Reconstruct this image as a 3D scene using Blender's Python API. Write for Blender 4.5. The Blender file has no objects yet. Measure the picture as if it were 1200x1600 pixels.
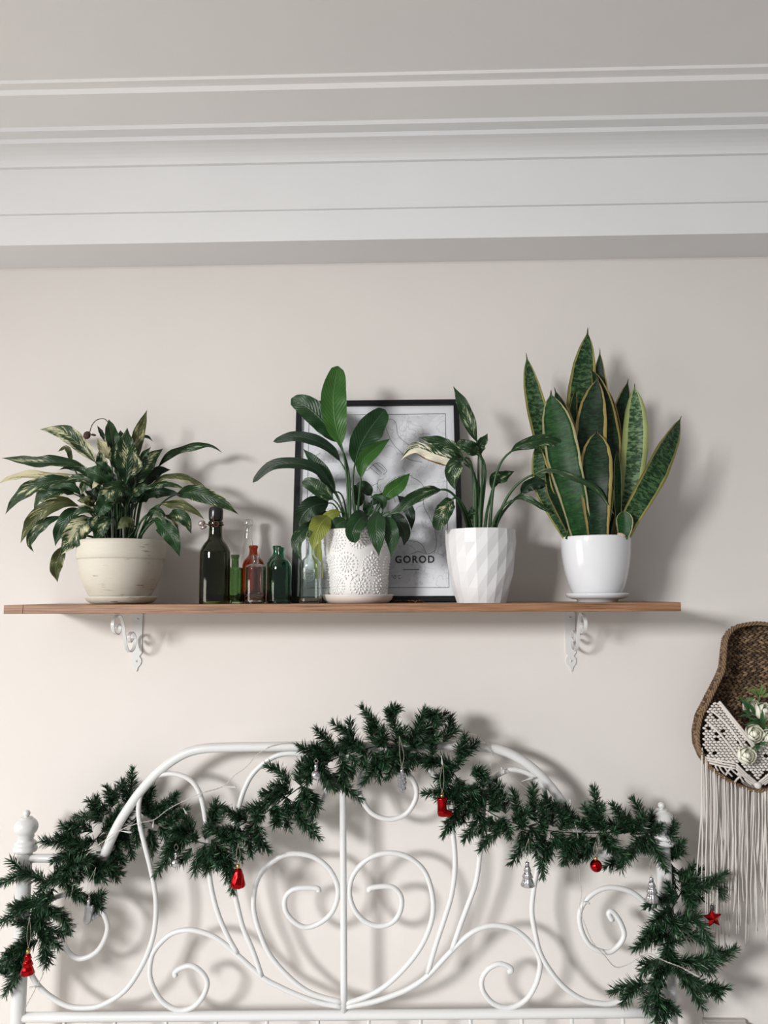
import bpy, bmesh, math, random
from mathutils import Vector, Matrix, Euler

# ------------------------------------------------------------------ camera, light, exposure
SC = bpy.context.scene
COL = SC.collection
FPX = 1200.0                        # focal length in pixels of the 1200x1600 frame
CAM = Vector((0.0, -1.95, 1.45))
PITCH, YAW, ROLL = math.atan(128 / FPX), math.radians(1.5), -0.0045

fw = Vector((-math.sin(YAW) * math.cos(PITCH), math.cos(YAW) * math.cos(PITCH), math.sin(PITCH)))
rt = Vector((math.cos(YAW), math.sin(YAW), 0.0))
up = rt.cross(fw).normalized()
c_, s_ = math.cos(ROLL), math.sin(ROLL)
RT = rt * c_ + up * s_
UP = up * c_ - rt * s_
cd = bpy.data.cameras.new('camera')
cam = bpy.data.objects.new('camera', cd)
COL.objects.link(cam)
cam.matrix_world = Matrix(((RT.x, UP.x, -fw.x, CAM.x), (RT.y, UP.y, -fw.y, CAM.y),
                           (RT.z, UP.z, -fw.z, CAM.z), (0, 0, 0, 1)))
cd.sensor_fit = 'VERTICAL'
cd.sensor_height = 32.0
cd.lens = 32.0 * FPX / 1600.0
cd.clip_start = 0.05
SC.camera = cam

world = bpy.data.worlds.new('world')
SC.world = world
world.use_nodes = True
world.node_tree.nodes['Background'].inputs[0].default_value = (0.98, 0.98, 1.0, 1)
world.node_tree.nodes['Background'].inputs[1].default_value = 0.31

def area_light(name, loc, target, w, h, power, col):
    ld = bpy.data.lights.new(name, 'AREA')
    ld.shape = 'RECTANGLE'
    ld.size, ld.size_y, ld.energy, ld.color = w, h, power, col
    lo = bpy.data.objects.new(name, ld)
    COL.objects.link(lo)
    lo.location = loc
    lo.rotation_euler = (Vector(target) - Vector(loc)).to_track_quat('-Z', 'Y').to_euler()
    return lo
WIN = area_light('window_daylight', (-3.2, -4.4, 2.35), (0.8, 0.0, 0.05), 1.0, 0.9, 56, (1.0, 0.99, 0.985))
WIN.data.spread = math.radians(66)
area_light('added_side_fill', (-3.2, -1.7, 1.05), (0.0, -1.5, 1.3), 1.5, 1.0, 30, (1.0, 0.945, 0.86))  # added warm fill to brighten the left ceiling and wall, no known window

SC.view_settings.view_transform = 'Standard'
SC.view_settings.look = 'None'
SC.view_settings.gamma = 1.0
SC.view_settings.use_curve_mapping = False
SC.view_settings.exposure = 0.0

# ------------------------------------------------------------------ pixel -> world helpers
def ray(px, py):
    return (fw + RT * ((px - 600) / FPX) - UP * ((py - 800) / FPX))
def P(px, py, Y):
    """point of the vertical plane y = Y seen at a pixel"""
    d = ray(px, py)
    return CAM + d * ((Y - CAM.y) / d.y)
def PZ(px, py, Z):
    d = ray(px, py)
    return CAM + d * ((Z - CAM.z) / d.z)
def S(Y):
    return (Y - CAM.y) / FPX
def proj(p):
    q = p - CAM
    z = q.dot(fw)
    return 600 + FPX * q.dot(RT) / z, 800 - FPX * q.dot(UP) / z

# ------------------------------------------------------------------ materials
MATS = {}
def mat(name, col, rough=0.5, metal=0.0, **kw):
    if name in MATS: return MATS[name]
    m = bpy.data.materials.new(name)
    m.use_nodes = True
    b = m.node_tree.nodes['Principled BSDF']
    b.inputs['Base Color'].default_value = (*col, 1)
    b.inputs['Roughness'].default_value = rough
    b.inputs['Metallic'].default_value = metal
    for k, v in kw.items():
        b.inputs[k].default_value = v
    MATS[name] = m
    return m

class NT:
    def __init__(s, m): s.t = m.node_tree; s.b = s.t.nodes.get('Principled BSDF')
    def n(s, typ, **kw):
        nd = s.t.nodes.new(typ)
        for k, v in kw.items():
            if k in nd.inputs: nd.inputs[k].default_value = v
            else: setattr(nd, k, v)
        return nd
    def l(s, a, b): s.t.links.new(a, b)
    def math(s, op, a, b=None, clamp=False):
        nd = s.t.nodes.new('ShaderNodeMath'); nd.operation = op; nd.use_clamp = clamp
        for i, v in enumerate((a, b)):
            if v is None: continue
            if isinstance(v, (int, float)): nd.inputs[i].default_value = v
            else: s.l(v, nd.inputs[i])
        return nd.outputs[0]
    def ramp(s, fac, stops):
        nd = s.t.nodes.new('ShaderNodeValToRGB')
        e = nd.color_ramp.elements
        while len(e) < len(stops): e.new(0.5)
        for el, (p, c) in zip(e, stops):
            el.position = p; el.color = (*c, 1) if len(c) == 3 else c
        s.l(fac, nd.inputs[0])
        return nd.outputs[0]
    def mix(s, fac, a, b):
        nd = s.t.nodes.new('ShaderNodeMix'); nd.data_type = 'RGBA'
        for i, v in ((0, fac), (6, a), (7, b)):
            if isinstance(v, (int, float)): nd.inputs[i].default_value = v
            elif isinstance(v, tuple): nd.inputs[i].default_value = (*v, 1)
            else: s.l(v, nd.inputs[i])
        return nd.outputs[2]
    def bump(s, h, strength, dist):
        nd = s.n('ShaderNodeBump'); nd.inputs['Strength'].default_value = strength
        nd.inputs['Distance'].default_value = dist
        s.l(h, nd.inputs['Height']); s.l(nd.outputs[0], s.b.inputs['Normal'])

def wall_mat(name, col, bumpd=0.0012, var=0.03):
    m = mat(name, col, 0.85)
    t = NT(m)
    tc = t.n('ShaderNodeTexCoord')
    n1 = t.n('ShaderNodeTexNoise', Scale=260.0, Detail=3.0)
    n2 = t.n('ShaderNodeTexNoise', Scale=5.0, Detail=4.0)
    t.l(tc.outputs['Object'], n1.inputs['Vector']); t.l(tc.outputs['Object'], n2.inputs['Vector'])
    c = t.mix(n2.outputs['Fac'], tuple(v * (1 - var) for v in col), tuple(min(1, v * (1 + var)) for v in col))
    t.l(c, t.b.inputs['Base Color'])
    h = t.math('ADD', t.math('MULTIPLY', n1.outputs['Fac'], 0.4), t.math('MULTIPLY', n2.outputs['Fac'], 1.2))
    t.bump(h, 0.35, bumpd)
    return m

M_WALL = wall_mat('wall_cream_paint', (0.715, 0.682, 0.652))
M_CEIL = wall_mat('ceiling_white_paint', (0.83, 0.825, 0.82))
M_CORN = wall_mat('cornice_white_paint', (0.78, 0.785, 0.795))
M_FLOOR = wall_mat('floor_boards_brown', (0.50, 0.46, 0.42))

# ------------------------------------------------------------------ mesh helpers
def build(name, verts, faces, m, parent=None, smooth=True, uvs=None, mats=None, fmat=None):
    me = bpy.data.meshes.new(name)
    me.from_pydata([tuple(v) for v in verts], [], faces)
    for mm in (mats or [m]): me.materials.append(mm)
    if fmat: me.polygons.foreach_set('material_index', fmat)
    if smooth: me.polygons.foreach_set('use_smooth', [True] * len(me.polygons))
    if uvs:
        ul = me.uv_layers.new(name='UVMap')
        flat = []
        for lp in me.loops: flat += uvs[lp.vertex_index]
        ul.data.foreach_set('uv', flat)
    me.update()
    o = bpy.data.objects.new(name, me)
    COL.objects.link(o)
    if parent is not None: adopt(o, parent)
    return o
ORG = {}
def adopt(o, parent):
    o.parent = parent
    o.matrix_parent_inverse = Matrix.Translation(-ORG.get(parent.name, Vector((0, 0, 0))))
def tag(o, label, cat, group=None):
    o['label'] = label; o['category'] = cat
    if group: o['group'] = group
    return o
def thing(name, label, cat, loc, group=None):
    o = bpy.data.objects.new(name, None)
    COL.objects.link(o)
    o.location = loc
    o.empty_display_size = 0.05
    ORG[o.name] = Vector(loc)
    return tag(o, label, cat, group)
def struct(o): o['kind'] = 'structure'; return o

class MB:
    """collects pieces of ONE part"""
    def __init__(s): s.v, s.f, s.uv, s.m = [], [], [], []
    def add(s, vf, mi=0):
        v, f = vf[0], vf[1]
        k = len(s.v)
        s.v += v; s.f += [tuple(i + k for i in q) for q in f]; s.m += [mi] * len(f)
        return s
    def build(s, name, m, parent=None, smooth=True, mats=None):
        return build(name, s.v, s.f, m, parent, smooth, None, mats, s.m if mats else None)

def box(x0, x1, y0, y1, z0, z1):
    v = [Vector((x, y, z)) for x in (x0, x1) for y in (y0, y1) for z in (z0, z1)]
    return v, [(0, 1, 3, 2), (4, 6, 7, 5), (0, 4, 5, 1), (2, 3, 7, 6), (0, 2, 6, 4), (1, 5, 7, 3)]

def catmull(pts, sub=6, closed=False):
    pts = [Vector(p) for p in pts]
    if len(pts) < 3 and not closed:
        return [pts[0].lerp(pts[1], i / sub) for i in range(sub + 1)]
    n = len(pts); out = []
    rng = n if closed else n - 1
    for i in range(rng):
        p1, p2 = pts[i], pts[(i + 1) % n]
        p0 = pts[i - 1] if (i > 0 or closed) else p1 * 2 - p2
        p3 = pts[(i + 2) % n] if (i + 2 < n or closed) else p2 * 2 - p1
        for k in range(sub):
            t = k / sub
            out.append(0.5 * ((2 * p1) + (p2 - p0) * t + (2 * p0 - 5 * p1 + 4 * p2 - p3) * t * t
                              + (3 * p1 - p0 - 3 * p2 + p3) * t ** 3))
    if not closed: out.append(pts[-1].copy())
    return out

def resample(pts, n):
    L = [0.0]
    for a, b in zip(pts, pts[1:]): L.append(L[-1] + (b - a).length)
    tot = L[-1] or 1e-9; out = []; j = 0
    for i in range(n + 1):
        d = tot * i / n
        while j < len(L) - 2 and L[j + 1] < d: j += 1
        seg = L[j + 1] - L[j] or 1e-9
        out.append(pts[j].lerp(pts[j + 1], min(1, max(0, (d - L[j]) / seg))))
    return out

def sweep(pts, rad, n=8, closed=False):
    pts = [Vector(p) for p in pts]; N = len(pts)
    R = rad if isinstance(rad, (list, tuple)) else [rad] * N
    T = []
    for i in range(N):
        a = pts[i - 1] if (i > 0 or closed) else pts[i]
        b = pts[(i + 1) % N] if (i < N - 1 or closed) else pts[i]
        t = (b - a)
        T.append(t.normalized() if t.length > 1e-9 else Vector((0, 0, 1)))
    ref = Vector((0, 1, 0)) if abs(T[0].y) < 0.9 else Vector((1, 0, 0))
    u = (ref - T[0] * ref.dot(T[0])).normalized()
    v, f = [], []
    for i in range(N):
        u = u - T[i] * u.dot(T[i])
        u = u.normalized() if u.length > 1e-9 else Vector((1, 0, 0))
        w = T[i].cross(u)
        for k in range(n):
            a = 2 * math.pi * k / n
            v.append(pts[i] + (u * math.cos(a) + w * math.sin(a)) * R[i])
    for i in range(N if closed else N - 1):
        for k in range(n):
            a, b = i * n + k, i * n + (k + 1) % n
            c, d = ((i + 1) % N) * n + (k + 1) % n, ((i + 1) % N) * n + k
            f.append((a, b, c, d))
    if not closed:
        f.append(tuple(range(n - 1, -1, -1)))
        f.append(tuple((N - 1) * n + k for k in range(n)))
    return v, f

def lathe(cx, cy, z0, prof, n=32, fn=None, closed=False):
    """prof: (radius, height) list bottom -> top; fn(angle, i, r) -> r"""
    v, f = [], []
    m = len(prof)
    for i, (r, h) in enumerate(prof):
        for k in range(n):
            a = 2 * math.pi * k / n
            rr = fn(a, i, r) if fn else r
            v.append(Vector((cx + rr * math.cos(a), cy + rr * math.sin(a), z0 + h)))
    for i in range(m if closed else m - 1):
        j = (i + 1) % m
        for k in range(n):
            f.append((i * n + k, i * n + (k + 1) % n, j * n + (k + 1) % n, j * n + k))
    if not closed:
        if prof[0][0] > 1e-6: f.append(tuple(range(n - 1, -1, -1)))
        if prof[-1][0] > 1e-6: f.append(tuple((m - 1) * n + k for k in range(n)))
    return v, f

def ellipsoid(c, ax, ay, az, nu=8, nv=5):
    """c centre; ax, ay, az half-axis vectors"""
    c = Vector(c); v = [c - az]; f = []
    for i in range(1, nv):
        ph = -math.pi / 2 + math.pi * i / nv
        for k in range(nu):
            a = 2 * math.pi * k / nu
            v.append(c + ax * (math.cos(ph) * math.cos(a)) + ay * (math.cos(ph) * math.sin(a)) + az * math.sin(ph))
    v.append(c + az)
    for k in range(nu): f.append((0, 1 + (k + 1) % nu, 1 + k))
    for i in range(nv - 2):
        for k in range(nu):
            a = 1 + i * nu
            f.append((a + k, a + (k + 1) % nu, a + nu + (k + 1) % nu, a + nu + k))
    a = 1 + (nv - 2) * nu; t = len(v) - 1
    for k in range(nu): f.append((a + k, a + (k + 1) % nu, t))
    return v, f
def ball(c, r, nu=16, nv=10):
    return ellipsoid(c, Vector((r, 0, 0)), Vector((0, r, 0)), Vector((0, 0, r)), nu, nv)

# ------------------------------------------------------------------ the setting
struct(build('wall_back', *box(-3.6, 2.2, 0.0, 0.12, 0.0, 2.62), M_WALL, smooth=False))
struct(build('floor', *box(-3.6, 2.2, -4.8, 0.0, -0.06, 0.0), M_FLOOR, smooth=False))

# cornice profile, followed from the wall upward and outward (pixel rows on the column x = 600)
prof = []
zc = P(600, 410, 0).z
prof.append((0.0, zc))
def hor(py):
    p = PZ(600, py, prof[-1][1]); prof.append((p.y, p.z))
def ver(py):
    p = P(600, py, prof[-1][0]); prof.append((prof[-1][0], p.z))
hor(374); i0 = len(prof) - 1
ver(327); hor(324.5)
y, z = prof[-1]; prof.append((y - 0.004, P(600, 318, y - 0.004).z))
ver(254); hor(250.5)
icove = len(prof) - 1
y, z = prof[-1]
p_end = (y - 0.055, P(600, 213, y - 0.055).z)
for k in range(1, 7):
    a = k / 6 * math.pi / 2
    prof.append((y + (p_end[0] - y) * (1 - math.cos(a)), z + (p_end[1] - z) * math.sin(a)))
ver(206); hor(194); ver(187.5); ist = len(prof) - 1
hor(137); ver(128.5); hor(118); ver(113)
z_ceil = prof[-1][1]
def extrude(name, pts, m, x0=-3.6, x1=2.2):
    n = len(pts)
    v = [Vector((x0, a, b)) for a, b in pts] + [Vector((x1, a, b)) for a, b in pts]
    f = [(i, (i + 1) % n, n + (i + 1) % n, n + i) for i in range(n)]
    f += [tuple(range(n - 1, -1, -1)), tuple(range(n, 2 * n))]
    return struct(build(name, v, f, m, smooth=False))
top = z_ceil + 0.08
extrude('trim_1', prof[:icove + 1] + [(prof[icove][0], prof[icove][1] + 0.03), (0.0, prof[icove][1] + 0.03)], M_CORN)
extrude('trim_2', prof[icove:ist - 1] + [(prof[ist - 2][0], top), (prof[icove][0], top)], M_CORN)
extrude('trim_3', prof[ist - 2:ist + 1] + [(prof[ist][0], top), (prof[ist - 2][0], top)], M_CORN)
extrude('trim_4', prof[ist:ist + 5] + [(prof[ist + 4][0], top), (prof[ist][0], top)], M_CEIL)
yc = prof[-1][0]
struct(build('ceiling', *box(-3.6, 2.2, -4.8, yc, z_ceil, z_ceil + 0.08), M_CEIL, smooth=False))

# ------------------------------------------------------------------ shelf
ZS = P(600, 943.0, -0.25).z          # top of the shelf board
SF = -0.25
def wood_mat(name, c1, c2, c3, sx=1.0):
    m = mat(name, c1, 0.5)
    t = NT(m)
    tc = t.n('ShaderNodeTexCoord'); mp = t.n('ShaderNodeMapping')
    mp.inputs['Scale'].default_value = (6 * sx, 160, 230)
    t.l(tc.outputs['Object'], mp.inputs['Vector'])
    n1 = t.n('ShaderNodeTexNoise', Scale=1.0, Detail=5.0, Roughness=0.65)
    t.l(mp.outputs[0], n1.inputs['Vector'])
    c = t.ramp(n1.outputs['Fac'], [(0.30, c3), (0.46, c1), (0.60, c2), (0.8, c1)])
    t.l(c, t.b.inputs['Base Color'])
    t.bump(n1.outputs['Fac'], 0.25, 0.0006)
    return m
M_WOOD = wood_mat('oak_laminate', (0.225, 0.112, 0.056), (0.33, 0.18, 0.098), (0.085, 0.034, 0.016))
xl, xr = P(6, 950, SF).x, P(1064, 948, SF).x
xs = P(36, 950, SF).x
th = 0.0195
shelf = thing('wall_shelf', 'long brown wooden wall shelf carrying the plants and bottles', 'shelf', (0, 0, ZS - th))
def bevbox(x0, x1, y0, y1, z0, z1, b=0.0008):
    v, f = [], []
    pr = [(y0 + b, z0), (y1, z0), (y1, z1), (y0 + b, z1), (y0, z1 - b), (y0, z0 + b)]
    n = len(pr)
    v = [Vector((x0, a, c)) for a, c in pr] + [Vector((x1, a, c)) for a, c in pr]
    f = [(i, (i + 1) % n, n + (i + 1) % n, n + i) for i in range(n)] + [tuple(range(n - 1, -1, -1)), tuple(range(n, 2 * n))]
    return v, f
build('board', *bevbox(xs + 0.0006, xr, SF, -0.001, ZS - th, ZS), M_WOOD, shelf, False)
build('end_piece', *bevbox(xl, xs - 0.0006, SF, -0.001, ZS - th, ZS), M_WOOD, shelf, False)

M_WHITE = mat('white_enamel', (0.66, 0.665, 0.66), 0.34)
M_DARK = mat('dark_screw', (0.03, 0.03, 0.03), 0.4)

def bracket(pxc, sgn, label):
    """wall plate with a scalloped foot, arm under the shelf and a flat scrolled brace in the y-z plane"""
    x = P(pxc, 1000, 0).x
    k = S(0)
    e = thing('shelf_bracket', label, 'bracket', (x, 0, ZS - th - 0.13), 'white scroll brackets')
    zt = ZS - th
    zb = P(pxc, 1049, 0).z
    w = 8.0 * k
    half = [(w, zt), (w, zt - 0.088), (w * 1.05, zt - 0.093), (w * 0.55, zt - 0.101), (w * 0.95, zt - 0.107), (w * 1.0, zt - 0.113),
            (w * 0.8, zt - 0.119), (w * 0.35, zt - 0.125), (w * 0.25, zt - 0.131), (w * 0.05, zt - 0.134)]
    sc = (zt - zb) / 0.134
    half = [(a, zt - (zt - b) * sc) for a, b in half]
    out = half + [(-a, b) for a, b in reversed(half)]
    n = len(out)
    v = [Vector((x + a, 0.0, b)) for a, b in out] + [Vector((x + a, -0.003, b)) for a, b in out]
    f = [(i, (i + 1) % n, n + (i + 1) % n, n + i) for i in range(n)] + [tuple(range(n)), tuple(range(2 * n - 1, n - 1, -1))]
    build('wall_plate', v, f, M_WHITE, e, False)
    build('shelf_arm', *box(x - w * 0.8, x + w * 0.8, -0.19, -0.003, zt - 0.003, zt), M_WHITE, e, False)
    # flat strip scroll: (distance out from the wall, height)
    H = zt - zb
    path = []
    for qx, qy in [(182.5,981),(187.0,975.5),(190.6,980),(187.5,991),(180.5,987),(178.3,974),(183.3,963),(189.5,962),(194.2,972),(197.5,990),(201.0,1010),(206.7,1018.5),(213.0,1013),(215.4,998.5),(210,988),(204.8,994),(206.7,1003.5),(211.3,998)]:
        dd = 1.95 * (1 - 421.5 / (640 - qx))
        path.append((dd, P(qx, qy, -dd).z))
    pts = catmull([Vector((x, -a, b)) for a, b in path], 5)
    v, f = [], []
    hw, ht = 0.0038, 0.0013
    N = len(pts)
    for i in range(N):
        t = (pts[min(i + 1, N - 1)] - pts[max(i - 1, 0)]).normalized()
        nn = Vector((1, 0, 0)).cross(t)
        for a, b in ((-hw, -ht), (hw, -ht), (hw, ht), (-hw, ht)):
            v.append(pts[i] + Vector((a, 0, 0)) + nn * b)
    for i in range(N - 1):
        for q in range(4):
            f.append((i * 4 + q, i * 4 + (q + 1) % 4, (i + 1) * 4 + (q + 1) % 4, (i + 1) * 4 + q))
    f += [(3, 2, 1, 0), tuple((N - 1) * 4 + q for q in range(4))]
    build('scroll_brace', v, f, M_WHITE, e, False)
    for zz in (zt - H * 0.13, zt - 0.1115 * sc):
        sv = MB()
        sv.add(ellipsoid((x, -0.003, zz), Vector((0.0036, 0, 0)), Vector((0, 0.0016, 0)), Vector((0, 0, 0.0036)), 10, 6))
        so = sv.build('screw', M_WHITE, e)
        build('screw_slot', *ellipsoid((x, -0.0045, zz), Vector((0.0012, 0, 0)), Vector((0, 0.0004, 0)), Vector((0, 0, 0.0012)), 6, 4), M_DARK, so)
bracket(214.5, -1, 'white scroll shelf bracket under the round cream plant pot')
bracket(891, 1, 'white scroll shelf bracket under the snake plant')

# ------------------------------------------------------------------ pots
def shelf_x(px, Y): return P(px, 930, Y).x
def px_prof(prof, Y):
    k = S(Y)
    return [(r * k, h * k) for r, h in prof]
def smoothprof(prof, sub=4):
    p = catmull([Vector((a, b, 0)) for a, b in prof], sub)
    return [(max(0.0, q.x), q.y) for q in p]

M_SOIL = mat('potting_soil', (0.035, 0.024, 0.017), 0.95)
t = NT(M_SOIL)
nz = t.n('ShaderNodeTexNoise', Scale=220.0, Detail=4.0)
t.bump(nz.outputs['Fac'], 0.9, 0.006)

def distressed():
    m = mat('distressed_cream_paint', (0.66, 0.615, 0.53), 0.6)
    t = NT(m)
    tc = t.n('ShaderNodeTexCoord'); mp = t.n('ShaderNodeMapping')
    mp.inputs['Scale'].default_value = (9, 9, 110)
    t.l(tc.outputs['Object'], mp.inputs['Vector'])
    n1 = t.n('ShaderNodeTexNoise', Scale=2.2, Detail=5.0, Roughness=0.6)
    n2 = t.n('ShaderNodeTexNoise', Scale=6.0, Detail=6.0)
    n3 = t.n('ShaderNodeTexNoise', Scale=7.0, Detail=3.0)
    t.l(mp.outputs[0], n1.inputs['Vector']); t.l(mp.outputs[0], n2.inputs['Vector']); t.l(tc.outputs['Object'], n3.inputs['Vector'])
    base = t.mix(n2.outputs['Fac'], (0.57, 0.53, 0.45), (0.65, 0.615, 0.535))
    k = t.math('MULTIPLY', n1.outputs['Fac'], t.math('ADD', n3.outputs['Fac'], 0.45))
    scr = t.ramp(k, [(0.615, (0, 0, 0)), (0.67, (1, 1, 1))])
    c = t.mix(scr, base, (0.24, 0.15, 0.09))
    t.l(c, t.b.inputs['Base Color'])
    t.bump(n2.outputs['Fac'], 0.3, 0.001)
    return m
M_DIST = distressed()
M_SAUC = mat('pinkish_white_ceramic', (0.64, 0.57, 0.53), 0.4)
M_LACE = mat('matt_white_relief_ceramic', (0.73, 0.72, 0.705), 0.7)
M_FACET = mat('satin_white_ceramic', (0.69, 0.69, 0.70), 0.38)
M_GLOSS = mat('glossy_white_ceramic', (0.70, 0.715, 0.74), 0.14)

def pot_shell(cx, cy, z0, outer, wall, n=48, fn=None):
    """open pot: outer profile up, rim, inner wall down"""
    r_top, h_top = outer[-1]
    pr = list(outer)
    pr.append((r_top - wall * 0.5, h_top + wall * 0.25))
    pr.append((r_top - wall, h_top))
    inner = [(max(0.003, r - wall), h) for r, h in reversed(outer) if h > wall * 1.5][1:]
    pr += inner + [(0.0001, inner[-1][1])]
    return lathe(cx, cy, z0, pr, n, fn)

# saucers (each a thing of its own) and plants
def saucer(px, Y, prof, m, label):
    x = shelf_x(px, Y)
    pr = px_prof(prof, Y)
    o = build('plant_saucer', *lathe(0, 0, 0, pr, 48), m)
    o.location = (x, Y, ZS)
    return tag(o, label, 'saucer'), x

Y1, Y2, Y3, Y4 = -0.125, -0.163, -0.162, -0.155
s1, X1 = saucer(190, Y1, [(36, 0), (46, 1.5), (51, 5), (54, 10), (54, 12), (51, 12), (46, 7), (40, 4.5), (0.01, 4.5)], M_DIST,
                'cream saucer under the wide distressed plant pot')
s2, X2 = saucer(559, Y2, [(40, 0), (48, 1), (53, 6), (55.5, 12), (55.5, 13.5), (53, 13.5), (48, 6), (42, 4), (0.01, 4)], M_SAUC,
                'pale pink saucer under the white lace-relief pot')
s4, X4 = saucer(933, Y4, [(30, 0), (31, 4), (38, 5), (46, 8), (48, 12), (48, 13.5), (46, 14), (42, 10), (36, 8.5), (0.01, 8.5)], M_GLOSS,
                'small white footed saucer under the snake plant pot')
X1p = shelf_x(188, Y1)
X3 = shelf_x(752, Y3)

k1, k2, k3, k4 = S(Y1), S(Y2), S(Y3), S(Y4)
plant1 = thing('potted_peace_lily', 'bushy variegated peace lily in a wide distressed cream pot', 'potted plant', (X1p, Y1, ZS + 4.5 * k1))
out1 = smoothprof([(38, 0), (46, 8), (54.5, 24), (61, 44), (64, 60), (64.6, 64)], 4)
out1 += [(66.3, 65), (67.2, 66), (67.2, 75), (67.3, 88), (66.8, 93)]
build('pot', *pot_shell(X1p, Y1, ZS + 4.6 * k1, [(r * k1, h * k1) for r, h in out1], 5 * k1), M_DIST, plant1)
build('soil', *lathe(X1p, Y1, ZS + 4.6 * k1, [(60 * k1, 80 * k1), (40 * k1, 86 * k1), (0.001, 87 * k1)], 32), M_SOIL, plant1)

plant2 = thing('potted_peace_lily', 'tall dark green peace lily in a white lace-relief pot', 'potted plant', (X2, Y2, ZS + 4 * k2))
z2 = ZS + 4.1 * k2
prof2 = [(42, 0), (44, 3), (47, 40), (50.5, 75), (53.5, 106), (53.6, 108)]
build('pot', *pot_shell(X2, Y2, z2, px_prof(prof2, Y2), 4 * k2, 64), M_LACE, plant2)
build('soil', *lathe(X2, Y2, z2, [(48.5 * k2, 97 * k2), (30 * k2, 101 * k2), (0.001, 102 * k2)], 32), M_SOIL, plant2)
def lace():
    """raised rosettes pressed into the pot surface"""
    mb = MB(); rnd = random.Random(5)
    def rad(h):
        for (r0, h0), (r1, h1) in zip(prof2, prof2[1:]):
            if h <= h1: return r0 + (r1 - r0) * (h - h0) / max(1e-6, h1 - h0)
        return prof2[-1][0]
    def bump(s, h, a, b, rot, hgt):
        # s arc pixels, h height pixels
        if h < 3 or h > 107: return
        r = rad(h); th_ = s / 50.0
        nrm = Vector((math.sin(th_), -math.cos(th_), -0.1)).normalized()
        tx = Vector((math.cos(th_), math.sin(th_), 0)); tz = nrm.cross(tx); tz = tz if tz.z > 0 else -tz
        c = Vector((X2 + r * k2 * math.sin(th_), Y2 - r * k2 * math.cos(th_), z2 + h * k2))
        ax = (tx * math.cos(rot) + tz * math.sin(rot)) * a * k2
        ay = (tz * math.cos(rot) - tx * math.sin(rot)) * b * k2
        mb.add(ellipsoid(c, ax, ay, nrm * hgt * 1.55 * k2, 7, 4))
    cents = []
    for row, (h, off, rr) in enumerate([(20, 0.0, 19), (56, 0.5, 20), (92, 0.0, 18)]):
        for k in range(8):
            cents.append(((k + off) * 39.3 + rnd.uniform(-2, 2) + 6, h + rnd.uniform(-3, 3), rr + rnd.uniform(-1.5, 1.5)))
    for (s, h, R) in cents:
        bump(s, h, 2.4, 2.4, 0, 1.5)
        for q in range(8):
            a = q * math.pi / 4; bump(s + 5.2 * math.cos(a), h + 5.2 * math.sin(a), 2.2, 1.2, a, 1.1)
        for q in range(14):
            a = q * 2 * math.pi / 14; bump(s + 10.5 * math.cos(a), h + 10.5 * math.sin(a), 3.0, 1.5, a, 1.3)
        for q in range(22):
            a = q * 2 * math.pi / 22; bump(s + (R - 3) * math.cos(a), h + (R - 3) * math.sin(a), 1.3, 1.3, a, 1.0)
    for k in range(120):
        s, h = rnd.uniform(-157, 157), rnd.uniform(4, 106)
        if min(math.hypot(((s - c[0] + 157) % 314) - 157, h - c[1]) for c in cents) > 17:
            a = rnd.uniform(0, 3.14); bump(s, h, 3.6, 1.8, a, 1.2)
    for k in range(64):
        bump(k * 4.9, 106, 2.0, 1.4, 0, 1.0)
    o = mb.build('lace_relief', M_LACE, plant2)
    o['kind'] = 'stuff'
lace()

plant3 = thing('potted_peace_lily', 'sparse variegated peace lily in a white faceted pot', 'potted plant', (X3, Y3, ZS))
def facet_pot():
    n = 20
    lev = [(38, 0), (44.5, 23), (49.5, 46), (52.8, 69), (54.6, 91), (54.6, 112)]
    v, f = [], []
    rnd = random.Random(3)
    for i, (r, h) in enumerate(lev):
        for k in range(n):
            a = 2 * math.pi * k / n + 0.1
            rr = (r + (0.62 if (k + i) % 2 else -0.62) * (0.3 if i in (0, 5) else 1)) * k3
            v.append(Vector((X3 + rr * math.cos(a), Y3 + rr * math.sin(a), ZS + h * k3)))
    for i in range(len(lev) - 1):
        for k in range(n):
            a, b = i * n + k, i * n + (k + 1) % n
            c, d = a + n, b + n
            f += [(a, b, d), (a, d, c)]
    base = (len(lev) - 1) * n
    for (r, h) in ((51, 112.5), (50, 108), (44, 60), (34, 6)):
        for k in range(n):
            a = 2 * math.pi * k / n + 0.1
            v.append(Vector((X3 + r * k3 * math.cos(a), Y3 + r * k3 * math.sin(a), ZS + h * k3)))
        for k in range(n):
            f.append((base + k, base + (k + 1) % n, base + n + (k + 1) % n, base + n + k))
        base += n
    f.append(tuple(range(n - 1, -1, -1))); f.append(tuple(base + k for k in range(n)))
    build('pot', v, f, M_FACET, plant3, False)
facet_pot()
build('soil', *lathe(X3, Y3, ZS, [(48 * k3, 99 * k3), (30 * k3, 103 * k3), (0.001, 104 * k3)], 32), M_SOIL, plant3)

plant4 = thing('potted_snake_plant', 'snake plant with yellow-edged upright leaves in a smooth white pot', 'potted plant', (X4, Y4, ZS + 8.5 * k4))
z4 = ZS + 8.6 * k4
out4 = smoothprof([(32, 0), (36, 3), (42, 16), (47.5, 36), (51, 56), (53, 78), (53.5, 91)], 4)
build('pot', *pot_shell(X4, Y4, z4, [(r * k4, h * k4) for r, h in out4], 3.5 * k4, 64), M_GLOSS, plant4)
build('soil', *lathe(X4, Y4, z4, [(49 * k4, 82 * k4), (30 * k4, 86 * k4), (0.001, 87 * k4)], 32), M_SOIL, plant4)

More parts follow.
